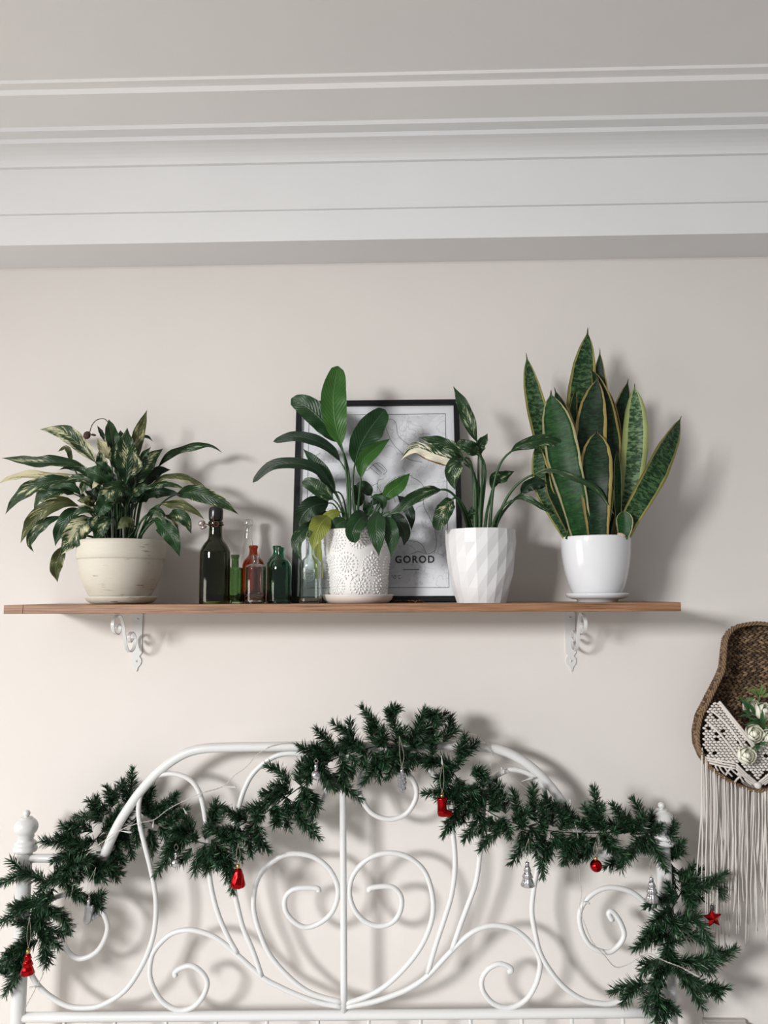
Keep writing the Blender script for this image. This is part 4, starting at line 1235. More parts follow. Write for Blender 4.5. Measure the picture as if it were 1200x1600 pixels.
SPR = [
 # lower left hanging end
 [(75,1378),(36,1366),(2,1381)], [(62,1408),(32,1422),(0,1442)], [(55,1448),(28,1482),(2,1513)], [(48,1468),(25,1485),(5,1500)],
 [(46,1495),(26,1520),(10,1551)], [(60,1440),(82,1455),(106,1458)], [(66,1468),(74,1490),(72,1508)], [(62,1430),(85,1428),(102,1438)],
 [(95,1368),(118,1398),(140,1406)], [(136,1405),(150,1404),(160,1398)], [(138,1405),(150,1412),(158,1418)], [(70,1400),(62,1425),(60,1452)], [(80,1398),(50,1408),(20,1422)],
 [(85,1418),(98,1432),(108,1450)], [(60,1470),(36,1482),(14,1496)], [(95,1370),(78,1378),(62,1392)], [(70,1382),(88,1370),(108,1366)], [(40,1480),(30,1505),(24,1530)],
 [(75,1420),(60,1440),(40,1452)], [(55,1455),(72,1462),(92,1478)],
 # shoulder, left
 [(112,1312),(90,1316),(66,1314)], [(128,1300),(112,1298),(98,1290)], [(160,1282),(140,1276),(120,1276)], [(175,1270),(160,1262),(140,1252)], [(176,1262),(172,1245),(167,1232)],
 [(196,1258),(205,1230),(207,1204)], [(188,1245),(180,1240),(190,1225)], [(200,1250),(190,1232),(193,1222)], [(150,1330),(168,1350),(182,1372)], [(130,1332),(127,1352),(126,1372)], [(160,1328),(176,1338),(192,1346)],
 [(170,1300),(182,1318),(188,1338)], [(110,1330),(98,1338),(84,1346)], [(140,1345),(152,1360),(162,1374)], [(120,1348),(108,1362),(96,1378)], [(150,1310),(174,1312),(196,1310)], [(145,1300),(128,1290),(110,1288)],
 [(160,1285),(148,1265),(150,1248)], [(140,1320),(120,1322),(104,1318)], [(165,1330),(160,1352),(155,1366)], [(125,1320),(118,1340),(110,1356)], [(180,1285),(190,1300),(198,1318)],
 [(130,1330),(150,1348),(176,1356)], [(120,1330),(135,1350),(150,1374)], [(140,1326),(116,1312),(92,1306)], [(146,1348),(168,1354),(190,1364)], [(100,1362),(116,1350),(138,1348)], [(160,1300),(175,1285),(186,1262)], [(180,1290),(195,1278),(206,1260)], [(185,1298),(200,1314),(206,1336)],
 [(300,1310),(285,1296),(268,1300)], [(270,1296),(276,1316),(262,1332)], [(330,1312),(346,1332),(340,1352)], [(374,1300),(390,1316),(392,1334)], [(420,1265),(440,1276),(452,1292)], [(446,1246),(430,1236),(412,1240)], [(495,1206),(510,1216),(526,1228)],
 # behind the top rail and into the dip
 [(225,1275),(232,1250),(238,1232)], [(240,1288),(258,1262),(276,1242)], [(258,1292),(274,1278),(290,1266)], [(232,1295),(240,1315),(238,1332)], [(248,1290),(262,1310),(268,1322)], [(215,1275),(212,1295),(215,1318)],
 [(228,1270),(250,1262),(262,1256)], [(262,1298),(280,1296),(296,1284)],
 [(298,1308),(266,1336),(243,1367)], [(312,1325),(308,1345),(304,1362)], [(330,1322),(328,1345),(322,1362)], [(320,1312),(330,1282),(336,1254)], [(328,1280),(338,1262),(352,1262)],
 [(346,1320),(362,1352),(364,1392)], [(302,1302),(296,1290),(286,1276)], [(348,1312),(362,1312),(378,1308)], [(338,1328),(346,1344),(352,1356)], [(290,1310),(272,1318),(256,1334)], [(300,1325),(286,1342),(276,1348)],
 [(320,1318),(318,1340),(336,1356)], [(345,1305),(335,1298),(324,1292)], [(360,1312),(372,1326),(376,1340)],
 # rising towards the crown
 [(386,1285),(370,1272),(352,1268)], [(384,1298),(404,1312),(418,1328)], [(402,1290),(406,1306),(404,1324)], [(420,1262),(400,1262),(382,1266)], [(412,1268),(400,1284),(386,1298)], [(440,1244),(420,1252),(402,1268)],
 [(452,1226),(438,1206),(419,1197)], [(470,1228),(468,1208),(472,1190)], [(455,1240),(440,1228),(428,1226)], [(455,1258),(475,1288),(497,1309)], [(488,1238),(494,1258),(488,1278)], [(478,1230),(484,1250),(478,1270)],
 [(470,1240),(466,1262),(472,1282)], [(430,1258),(436,1276),(428,1288)], [(500,1200),(484,1208),(480,1224)],
 [(510,1188),(490,1176),(468,1166)], [(530,1182),(512,1158),(495,1140)], [(565,1174),(544,1148),(522,1131)], [(588,1165),(578,1140),(580,1128)], [(600,1168),(586,1132),(566,1106)],
 [(520,1208),(540,1230),(563,1248)], [(532,1180),(542,1202),(538,1222)], [(580,1172),(588,1195),(568,1222)], [(500,1192),(512,1212),(522,1232)], [(515,1186),(500,1190),(480,1186)], [(545,1178),(556,1192),(550,1210)],
 [(520,1190),(505,1174),(488,1168)], [(560,1172),(548,1162),(534,1158)], [(498,1200),(488,1196),(478,1200)],
 # crown
 [(620,1165),(618,1138),(606,1112)], [(616,1128),(610,1112),(622,1108)], [(640,1164),(652,1136),(664,1110)], [(662,1112),(674,1118),(684,1130)], [(660,1165),(676,1140),(694,1117)], [(692,1160),(702,1140),(704,1121)],
 [(622,1166),(616,1190),(606,1214)], [(600,1170),(594,1192),(592,1216)], [(632,1170),(638,1188),(634,1204)], [(612,1165),(624,1188),(620,1202)], [(650,1172),(640,1158),(626,1152)], [(676,1180),(676,1160),(686,1150)],
 [(692,1196),(670,1186),(650,1186)], [(640,1168),(660,1160),(676,1158)], [(590,1168),(600,1152),(598,1140)], [(605,1166),(612,1180),(600,1196)], [(575,1170),(566,1186),(572,1200)],
 # right descent
 [(720,1232),(694,1236),(664,1240)], [(716,1196),(724,1172),(726,1150)], [(722,1180),(738,1166),(744,1160)], [(735,1210),(748,1206),(760,1214)], [(735,1242),(716,1262),(694,1302)], [(722,1262),(712,1282),(700,1296)], [(750,1272),(740,1290),(726,1312)],
 [(800,1288),(776,1298),(750,1327)], [(720,1202),(702,1194),(688,1186)], [(730,1230),(748,1238),(764,1248)], [(705,1206),(694,1220),(690,1236)], [(712,1215),(724,1230),(740,1236)], [(736,1240),(742,1260),(752,1276)],
 [(756,1232),(752,1216),(746,1206)], [(760,1260),(748,1250),(744,1232)], [(770,1275),(758,1288),(748,1300)], [(726,1222),(712,1244),(704,1252)], [(690,1190),(700,1206),(698,1222)], [(745,1255),(730,1268),(722,1284)],
 [(790,1272),(786,1246),(776,1222)], [(780,1270),(770,1248),(766,1228)], [(814,1284),(808,1262),(802,1238)], [(836,1284),(832,1258),(834,1230)], [(864,1292),(862,1266),(852,1246)], [(876,1298),(880,1276),(868,1258)], [(884,1296),(892,1280),(884,1262)],
 [(815,1298),(814,1324),(800,1347)], [(872,1312),(848,1332),(848,1367)], [(870,1302),(884,1322),(880,1346)], [(852,1308),(842,1318),(838,1334)], [(890,1310),(900,1328),(898,1345)], [(780,1278),(792,1290),(796,1306)],
 [(826,1290),(838,1300),(848,1316)], [(860,1300),(876,1312),(890,1318)], [(800,1282),(816,1276),(826,1266)], [(845,1290),(850,1274),(846,1258)], [(830,1296),(822,1310),(824,1322)],
 # right shoulder
 [(930,1298),(932,1266),(928,1233)], [(945,1300),(935,1280),(940,1262)], [(982,1302),(970,1278),(958,1258)], [(1020,1312),(1006,1280),(990,1250)], [(1012,1306),(1028,1334),(1040,1358)], [(1046,1338),(1056,1326),(1066,1316)], [(1042,1318),(1050,1300),(1052,1286)],
 [(988,1328),(968,1342),(948,1354)], [(932,1308),(918,1324),(904,1342)], [(905,1302),(890,1322),(884,1345)], [(922,1300),(912,1290),(900,1282)], [(955,1306),(960,1322),(972,1334)], [(1000,1308),(992,1324),(984,1338)], [(975,1302),(962,1290),(950,1288)],
 [(940,1306),(952,1318),(958,1332)], [(996,1298),(984,1286),(976,1272)], [(1012,1300),(1004,1316),(1010,1328)], [(900,1304),(912,1316),(926,1318)], [(985,1305),(1000,1290),(1004,1276)],
 # wound round the right post
 [(1060,1378),(1078,1366),(1096,1358)], [(1062,1390),(1100,1386),(1132,1366)], [(1108,1372),(1122,1378),(1132,1390)], [(1106,1388),(1122,1384),(1128,1400)], [(1060,1400),(1036,1404),(1010,1416)], [(1050,1420),(1036,1430),(1020,1440)], [(1060,1450),(1088,1438),(1116,1486)],
 [(1050,1462),(1022,1466),(992,1482)], [(1060,1500),(1110,1506),(1148,1483)], [(1072,1500),(1094,1508),(1112,1518)], [(1065,1525),(1096,1546),(1136,1544)], [(1106,1536),(1116,1544),(1122,1556)], [(1012,1538),(984,1540),(956,1550)], [(1000,1538),(984,1552),(974,1566)],
 [(1022,1540),(1030,1566),(1024,1592)], [(1036,1562),(1040,1582),(1034,1604)], [(1030,1500),(1014,1508),(1002,1522)], [(1042,1480),(1056,1500),(1062,1520)], [(1050,1352),(1052,1378),(1046,1408)], [(1070,1388),(1082,1396),(1094,1402)],
 [(1046,1440),(1070,1432),(1090,1430)], [(1050,1505),(1034,1520),(1020,1536)], [(1060,1460),(1082,1462),(1100,1470)], [(1040,1450),(1022,1452),(1004,1468)], [(1056,1512),(1076,1528),(1094,1534)], [(1030,1550),(1010,1560),(1012,1580)], [(1046,1470),(1040,1490),(1046,1512)],
 [(1062,1385),(1080,1380),(1104,1374)], [(1064,1395),(1078,1408),(1086,1412)], [(1044,1430),(1056,1446),(1074,1452)],
]
def yclamp(px, py, Y):
    if 150 < px < 262 and 1195 < py < 1345: return max(-0.085, min(-0.045, Y))
    return max(-0.20, min(-0.035, Y))
for s in SPR:
    (ax, ay), (bx, by), (tx, ty) = s
    y0_ = core_Y(ax, ay)
    dy = rg.uniform(-0.045, 0.015)
    ys = [yclamp(ax, ay, y0_), yclamp(bx, by, y0_ + dy * .6), yclamp(tx, ty, y0_ + dy)]
    sprig([P(ax, ay, ys[0]), P(bx, by, ys[1]), P(tx, ty, ys[2])])
for i in range(3, 219, 4):                     # short inner sprigs that hide the core
    p = cfine[i]; tg = (cfine[min(i + 2, 220)] - cfine[i - 2]).normalized()
    u = tg.cross(Vector((0, 1, 0))).normalized()
    a = rg.uniform(0, 6.28)
    d = (u * math.cos(a) + Vector((0, -1, 0)) * (.45 + .6 * abs(math.sin(a))) + tg * rg.uniform(-.6, .6)).normalized()
    ln = rg.uniform(.032, .05)
    ex = p + d * ln
    px_, py_ = proj(p)
    ex.y = yclamp(px_, py_, ex.y)
    sprig([p, p + (ex - p) * .55 + Vector((0, 0, rg.uniform(-.004, .004))), ex], 0.021)

# ------------------------------------------------------------------ fairy lights
M_FWIRE = mat('silvery_light_wire', (0.50, 0.47, 0.43), 0.4, 0.2)
M_BULB = mat('clear_led_bulb', (0.78, 0.78, 0.76), 0.2, **{'Transmission Weight': 0.5})
fl_ = thing('fairy_light_string', 'thin silvery wire of small unlit fairy lights wound along the headboard', 'fairy lights', P(540, 1300, -0.12))
wpath = [(36,1587,-.112),(42,1570,-.118),(54,1548,-.118),(56,1541,-.12),(66,1525,-.122),(80,1480,-.12),(98,1462,-.125),(112,1446,-.125),(110,1405,-.145),(128,1345,-.13),(165,1312,-.125),(186,1298,-.13),(216,1286,-.125),(240,1281,-.12),
         (262,1265,-.11),(284,1253,-.12),(316,1239,-.125),(348,1229,-.11),(366,1212,-.11),(385,1198,-.11),(403,1178,-.11),(430,1163,-.122),(455,1161,-.128),(500,1170,-.10),(560,1162,-.085),(620,1158,-.085),(690,1163,-.088),
         (714,1150,-.13),(740,1147,-.125),(758,1158,-.125),(768,1176,-.12),(784,1198,-.12),(805,1218,-.12),(826,1236,-.12),(850,1270,-.15),(878,1255,-.13),(890,1265,-.13),(902,1300,-.15),(905,1340,-.13),(906,1370,-.12),(909,1395,-.12),(906,1418,-.12),(914,1444,-.122),(926,1472,-.122),(944,1492,-.122),(962,1511,-.12),(985,1505,-.12),(1012,1490,-.14),(1040,1502,-.18),(1066,1512,-.19),(1094,1526,-.19)]
fw_ = catmull([P(a, b, c) for a, b, c in wpath], 6)
wmb = MB()
for off in (0, math.pi):
    q = resample(fw_, 900)
    tw = []
    for i, p in enumerate(q):
        a = i * 0.9 + off
        tw.append(p + Vector((math.cos(a), math.sin(a) * .6, math.sin(a))) * 0.0008)
    wmb.add(sweep(tw, 0.00055, 4))
wmb.build('wire', M_FWIRE, fl_)
bulbs = [((56,1541),(46,1543),-.12), ((186,1298),(206,1301),-.13), ((348,1229),(370,1230),-.11), ((690,1180),(691,1195),-.15), ((784,1212),(784,1198),-.122), ((815,1221),(835,1214),-.122), ((890,1268),(891,1248),-.13),
         ((98,1462),(118,1448),-.13), ((1028,1478),(1024,1490),-.18), ((909,1408),(922,1412),-.12), ((1022,1512),(1014,1528),-.18), ((240,1281),(239,1294),-.12), ((1070,1515),(1094,1527),-.19), ((286,1262),(292,1272),-.13), ((766,1190),(766,1206),-.12)]
for a, b, Y in bulbs:
    A, B = P(*a, Y), P(*b, Y)
    mb = MB(); q = [A.lerp(B, t_) for t_ in (0, .25, .5, .7, .85, .95, 1)]
    mb.add(sweep(q, [.0008, .0011, .0017, .0024, .0024, .0017, .0006], 8))
    mb.build('bulb', M_BULB, fl_)

# ------------------------------------------------------------------ hanging ornaments
M_RED = mat('red_metallic', (0.40, 0.008, 0.010), 0.16, 1.0)
M_SIL = mat('silver_metallic', (0.62, 0.62, 0.64), 0.22, 1.0)
M_GLIT = mat('silver_glitter', (0.48, 0.48, 0.50), 0.38, 0.9)
t = NT(M_GLIT); vn = t.n('ShaderNodeTexVoronoi', Scale=900.0); t.bump(vn.outputs['Distance'], 0.9, 0.0008)
M_GOLD = mat('gold_cap', (0.55, 0.40, 0.16), 0.3, 1.0)
M_THR = mat('pale_hanging_thread', (0.46, 0.43, 0.36), 0.6)
def ornament(kind, px, py, Y, hang_py, m, cap, label, body_name, hang_dx=0):
    """px, py: top of the body"""
    k = S(Y); top_ = P(px, py, Y)
    e = thing('tree_ornament', label, 'ornament', top_, 'small hanging christmas ornaments')
    mb = MB()
    X, Z = top_.x, top_.z
    if kind == 'ball':
        mb.add(ball((X, Y, Z - 9 * k), 9 * k, 24, 14)); ch = 4
    elif kind == 'tiny_ball':
        mb.add(ball((X, Y, Z - 7.5 * k), 7.5 * k, 20, 12)); ch = 8
    elif kind in ('tree', 'tree_big'):
        ch = 5
        hh = 30 if kind == 'tree' else 36
        tiers = [(0.10, 0.0), (0.20, .06), (.33, .26), (.22, .30), (.30, .34), (.47, .56), (.34, .60), (.42, .66), (.62, .96), (.50, 1.0)]
        R = 15.5 if kind == 'tree' else 16
        pr = [(r * R * k, -h * hh * k) for r, h in tiers]
        pr = [(0.0001, 0.0)] + pr + [(0.0001, -hh * k)]
        pr.reverse()
        mb.add(lathe(X, Y, Z, pr, 40, lambda a, i, r: r * (1 + 0.13 * abs(math.sin(a * 5)))))
    elif kind == 'bell':
        ch = 6
        pr = [(0.001, -26), (8, -27), (10.5, -25), (9.6, -19), (7.5, -10), (5.6, -4), (4.5, -1), (3, 0)]
        v, f = lathe(0, 0, 0, [(r * k, h * k) for r, h in pr], 40, None)
        vv = []
        for p in v:
            a = math.atan2(p.y, p.x); r = math.hypot(p.x, p.y)
            a2 = a + p.z / k * 0.03
            r *= 1 + 0.13 * abs(math.sin(a * 4))
            vv.append(Vector((X + r * math.cos(a2), Y + r * math.sin(a2), Z + p.z)))
        mb.add((vv, f))
    elif kind == 'boot':
        ch = 5
        path = [(0, 0, 8.0), (0, -2, 8.6), (-.3, -5, 7.6), (-.5, -12, 7.0), (-.4, -18, 7.2), (0, -22, 7.6)]
        v, f = sweep([Vector((X + a * k, Y, Z + b * k)) for a, b, r in path], [r * k for a, b, r in path], 16); mb.add((v, f))
        foot = [(-7.6, -22.5, 1.5), (-6.5, -22.5, 5.0), (-2, -22, 6.4), (5, -22.8, 5.6), (10, -23.6, 5.0), (13.5, -24, 4.0), (15.6, -24.4, 1.4)]
        v, f = sweep([Vector((X + a * k, Y, Z + b * k)) for a, b, r in foot], [r * k for a, b, r in foot], 16); mb.add((v, f))
    elif kind == 'boot_away':
        ch = 8
        path = [(1, 0, 7.4), (1, -3, 7.8), (0, -10, 6.8), (-1, -18, 6.6), (-2, -23, 6.4), (-3, -26, 4.5)]
        mb.add(sweep([Vector((X + a * k, Y, Z + b * k)) for a, b, r in path], [r * k for a, b, r in path], 16))
        foot = [(-2, -19, 5.0), (4, -18, 5.4), (9, -16.5, 5.4), (12, -15.5, 4.6), (14, -15, 2.0)]
        mb.add(sweep([Vector((X + a * k, Y + .002 + a * k * .5, Z + b * k)) for a, b, r in foot], [r * k for a, b, r in foot], 16))
    elif kind == 'cone':
        ch = 5
        pr = [(0.001, -30), (2.5, -29.4), (4.6, -26), (5.6, -20), (5.7, -12), (5.0, -5), (3.8, -1), (2.6, 0)]
        mb.add(lathe(X, Y, Z, [(r * k, h * k) for r, h in pr], 16))
        for i in range(42):
            h = -2 - 25 * i / 41; r = sample_fn([(1, 4.4), (5, 5.2), (12, 5.8), (20, 5.7), (26, 4.6), (30, 2.5)], -h); a = i * 2.4
            c = Vector((X + r * k * math.cos(a), Y + r * k * math.sin(a), Z + h * k))
            mb.add(ellipsoid(c, Vector((1.6 * k, 0, 0)), Vector((0, 1.6 * k, 0)), Vector((0, 0, 1.9 * k)), 6, 4))
    elif kind == 'star':
        ch = 6
        c = Vector((X, Y, Z - 12 * k)); v = [c + Vector((0, -6 * k, 0)), c + Vector((0, 6 * k, 0))]; f = []
        for i in range(10):
            a = math.pi / 2 + i * math.pi / 5 + 0.12; r = (13.5 if i % 2 == 0 else 6.6) * k
            v.append(c + Vector((r * math.cos(a), -1.6 * k, r * math.sin(a)))); v.append(c + Vector((r * math.cos(a), 1.6 * k, r * math.sin(a))))
        for i in range(10):
            a, b = 2 + 2 * i, 2 + 2 * ((i + 1) % 10)
            f += [(0, a, b), (1, b + 1, a + 1), (a, a + 1, b + 1, b)]
        mb.add((v, f))
    o = mb.build('ornament_body', m, e, kind not in ('star',))
    o.data.name = 'ornament_' + kind
    cp = MB(); cp.add(lathe(X, Y, Z - 1.2 * k, [(2.9 * k, 0), (2.9 * k, (ch) * k), (2.2 * k, (ch + 1) * k), (0.0001, (ch + 1.2) * k)], 14))
    cp.add(sweep([Vector((X + 1.6 * k * math.cos(a), Y, Z + (ch + 1) * k + 1.6 * k * math.sin(a))) for a in [i * math.pi / 6 for i in range(12)]], .0005, 5, True))
    cp.build('cap', cap, e)
    hp = P(px + hang_dx, hang_py, Y); loop_z = Z + (ch + 2) * k
    th_ = MB()
    for sg in (-1, 1):
        th_.add(sweep(catmull([Vector((X, Y, loop_z)), Vector((X + sg * 3 * k, Y, loop_z + (hp.z - loop_z) * .4)), hp], 6), .00034, 4))
    th_.build('thread', M_THR, e)
ornament('tree', 44, 1489, -.200, 1432, M_RED, M_GOLD, 'red metallic tree ornament low on the left bedpost', 'body', 2)
ornament('boot_away', 139, 1414, -.170, 1355, M_GLIT, M_SIL, 'silver glitter boot ornament near the left bedpost', 'body', 11)
ornament('tiny_ball', 275, 1340, -.120, 1318, M_SIL, M_SIL, 'silver ornament tucked under the garland in the left dip', 'body')
ornament('bell', 372, 1357, -.185, 1318, M_RED, M_GOLD, 'red pleated bell ornament below the left dip of the garland', 'body')
ornament('tiny_ball', 494, 1203, -.195, 1185, M_SIL, M_SIL, 'small round silver ball ornament left of the garland crown', 'body')
ornament('cone', 628, 1207, -.190, 1150, M_GLIT, M_SIL, 'silver pine cone ornament hanging inside the upper loop', 'body', -4)
ornament('boot', 691, 1246, -.190, 1192, M_RED, M_GOLD, 'red metallic boot ornament right of the upper loop', 'body', 1)
ornament('tree', 824, 1352, -.165, 1310, M_SIL, M_SIL, 'silver fluted tree ornament below the right slope of the garland', 'body', 2)
ornament('ball', 931, 1343, -.185, 1315, M_RED, M_GOLD, 'round red ball ornament left of the right bedpost', 'body')
ornament('tree', 1018, 1376, -.165, 1342, M_SIL, M_SIL, 'silver fluted tree ornament touching the right bedpost', 'body', 0)
ornament('star', 1113, 1421, -.170, 1385, M_RED, M_DARK, 'red star ornament in front of the macrame fringe', 'body')

# ------------------------------------------------------------------ woven wall basket with macrame front
CX = 1184
M_SEA = mat('seagrass_brown', (0.17, 0.105, 0.058), 0.75)
t = NT(M_SEA); g = t.n('ShaderNodeNewGeometry')
t.l(t.ramp(g.outputs['Random Per Island'], [(0, (0.045, 0.026, 0.014)), (.55, (0.13, 0.078, 0.042)), (1, (0.27, 0.175, 0.10))]), t.b.inputs['Base Color'])
M_SEAD = mat('seagrass_dark', (0.035, 0.020, 0.012), 0.85)
M_COT = mat('cotton_cord', (0.60, 0.565, 0.53), 0.9)
bkt = thing('wall_basket', 'woven seagrass wall basket with macrame front and long cream fringe', 'basket', P(CX, 1235, -0.08))
# outline half-width (pixels at the rim depth) by image row
OUT = [(974, 4), (976, 20), (980, 33), (988, 42), (1000, 47.5), (1020, 49.5), (1045, 51.5), (1060, 57), (1075, 64), (1090, 71), (1105, 78), (1122, 85.5), (1145, 89), (1165, 88), (1185, 80), (1200, 69), (1215, 50), (1226, 30), (1234, 8)]
def rimY(py): return sample_fn([(974, -.045), (1000, -.075), (1050, -.085), (1090, -.10), (1150, -.125), (1200, -.12), (1234, -.095)], py)
def shell_pt(py, u, inset=0.0):
    """u in -1..1 across: the shell bows back to the wall"""
    hw = sample_fn(OUT, py); ry = rimY(py)
    depth = (abs(ry) - 0.012)
    a = u * math.pi / 2
    Y = ry + depth * math.cos(a) ** 0.8 if abs(u) < 1 else ry
    x = P(CX, py, ry).x + math.sin(a) * hw * S(ry)
    z = P(CX, py, ry).z
    return Vector((x, min(-0.010, Y) - inset, z))
sh = MB(); rows = []
pys = [974 + i * (1234 - 974) / 40 for i in range(41)]
v = [shell_pt(py, j / 12 - 1, 0) for py in pys for j in range(25)]
f = [(i * 25 + j, i * 25 + j + 1, (i + 1) * 25 + j + 1, (i + 1) * 25 + j) for i in range(40) for j in range(24)]
build('basket_shell', v, f, M_SEAD, bkt)
st = MB(); rb = random.Random(9)
py = 978.0; row = 0
while py < 1226:
    hw = sample_fn(OUT, py)
    L = [shell_pt(py, q / 60 - 1) for q in range(121)]
    tot = sum((b - a).length for a, b in zip(L, L[1:]))
    n = max(4, int(tot / 0.0125))
    q = resample(L, n)
    for i in range(n):
        c = q[i].lerp(q[i + 1], .5 + (0.25 if row % 2 else -0.25))
        if py > 1150 and c.y > -0.05: continue           # hidden bottom of the pocket
        tg = (q[i + 1] - q[i]).normalized()
        nrm = Vector((-tg.y, tg.x, 0)); nrm = nrm if nrm.y < 0 else -nrm
        sl = 0.42 if row % 2 else -0.42
        ax = (tg + Vector((0, 0, sl))).normalized() * 0.0082 * rb.uniform(.85, 1.15)
        ay = nrm * 0.0030
        az = ax.normalized().cross(ay.normalized()) * 0.0029 * rb.uniform(.8, 1.2)
        st.add(ellipsoid(c - Vector((0, 0.0005, 0)) + nrm * 0.0015, ax, ay, az, 6, 4))
        if abs(i / n - .5) > .18:
            st.add(ellipsoid(c - nrm * 0.0030, ax, ay, az, 6, 4))
    py += 3.55; row += 1
o = st.build('woven_strands', M_SEA, bkt); o['kind'] = 'stuff'
# plaited rim: two twisted strands all round the outline
loop = [shell_pt(py_, -1) for py_, _ in OUT] + [shell_pt(py_, 1) for py_, _ in reversed(OUT)]
loop = resample(catmull(loop, 4, True) + [loop[0]], 420)[:-1]
for off in (0, 2.09, 4.19):
    pp = []
    for i, p in enumerate(loop):
        tg = (loop[(i + 1) % 420] - loop[i - 1]).normalized(); u = tg.cross(Vector((0, 1, 0))).normalized(); a = i * 2 * math.pi / 10.5 + off
        pp.append(p + (u * math.cos(a) + Vector((0, 1, 0)) * math.sin(a)) * 0.0030)
    build('rim_strand', *sweep(pp, 0.0024, 5, True), mat('seagrass_rim', (0.20, 0.125, 0.068), 0.75), bkt)
# macrame panel across the pocket front
def mac(px, py, off=0.0):
    hw = sample_fn(OUT, py); u = max(-1, min(1, (px - CX) / max(1, hw)))
    Y = rimY(py) - 0.028 * (1 - u * u) - off
    return P(px, py, Y)
def vtop(x): return 1096 + (abs(x - CX) * -1 + 60) * 1.28 if abs(x - CX) < 60 else 1096
def inpanel(px, py):
    hw = sample_fn(OUT, py)
    return abs(px - CX) < hw - 4 and py > vtop(px) and py < 1190 + max(0, (30 - abs(px - CX))) * 0.9
kn = MB()
for i in range(-30, 31):
    for j in range(0, 34):
        px = CX + (i + (0.5 if j % 2 else 0)) * 6.4; py_ = 1095 + j * 4.3
        if not inpanel(px, py_): continue
        d1 = abs(((px - CX) + (py_ - 1180) * 1.0) % 46 - 23); 
        if rb.random() < 0.06: continue
        c = mac(px, py_, 0.001); k = S(-.12)
        sg = 1 if (j % 2) else -1
        kn.add(ellipsoid(c, Vector((3.2 * k, 0, 1.1 * k * sg)), Vector((0, 2.0 * k, 0)), Vector((-0.6 * k * sg, 0, 1.9 * k)), 7, 5))
o = kn.build('macrame_knots', M_COT, bkt); o['kind'] = 'stuff'
def cord(pts, r=1.5, name='macrame_cord', off=0.003):
    build(name, *sweep(catmull([mac(a, b, off) for a, b in pts], 5), r * S(-.12), 6), M_COT, bkt)
for sg in (-1, 1):
    X_ = lambda d: CX + sg * d
    for dd in (0, 4):
        cord([(X_(60 - dd * .3), 1096 + dd), (X_(40), 1121 + dd), (X_(20), 1146 + dd), (X_(2), 1170 + dd)], 2.0)
    cord([(X_(72), 1110), (X_(52), 1128), (X_(34), 1150), (X_(16), 1178)], 1.7)
    cord([(X_(76), 1130), (X_(58), 1148), (X_(40), 1170), (X_(24), 1192)], 1.7)
    for dd in (0, 4, 8):
        cord([(X_(80 - dd * .5), 1184 + dd), (X_(56), 1189 + dd), (X_(34), 1193 + dd)], 1.6)
        cord([(X_(34), 1193 + dd), (X_(18), 1209 + dd), (X_(2), 1222 + dd * .7)], 1.6)
    for (a, b) in (((44, 1198), (30, 1212)), ((40, 1198), (50, 1211)), ((52, 1198), (40, 1213)), ((60, 1197), (52, 1209)), ((30, 1207), (22, 1222)), ((26, 1212), (36, 1222)), ((34, 1209), (12, 1212)), ((66, 1195), (62, 1204)), ((20, 1217), (10, 1226))):
        cord([(X_(a[0]), a[1]), (X_((a[0] + b[0]) / 2 + 1), (a[1] + b[1]) / 2), (X_(b[0]), b[1])], 1.5)
bb = MB(); bb.add(ball(mac(CX, 1227, .006), 5.2 * S(-.12), 14, 10)); bb.build('macrame_bead', M_COT, bkt)
# fringe
rf_ = random.Random(21)
nf = 92
for i in range(nf):
    u = -1 + 2 * (i + .5) / nf
    px = CX + u * 88
    # lower outline row at this column
    lo_ = max(py_ for py_ in [1150 + q for q in range(85)] if sample_fn(OUT, py_) >= abs(px - CX) - .5)
    Y = rimY(lo_) + rf_.uniform(-.004, .010)
    a = P(px, lo_, Y)
    end = 1350 + 150 * (0.25 + 0.75 * abs(math.sin(i * 1.7))) * rf_.uniform(.5, 1.0) + (20 if abs(u) > .8 else 0)
    hx = rf_.uniform(-7, 7)
    b = P(px + hx + u * 3, end, Y)
    m1 = a.lerp(b, .35) + Vector((rf_.uniform(-.003, .003), rf_.uniform(-.004, .004), 0))
    m2 = a.lerp(b, .7) + Vector((rf_.uniform(-.006, .006), rf_.uniform(-.004, .006), 0))
    q = resample(catmull([a, m1, m2, b], 6), 12)
    q = [p + Vector((rf_.uniform(-.0006, .0006), 0, 0)) for p in q]
    build('fringe_cord', *sweep(q, [1.1 * S(-.1) * (1 if t_ < 10 else .7) for t_ in range(13)], 5), M_COT, bkt)

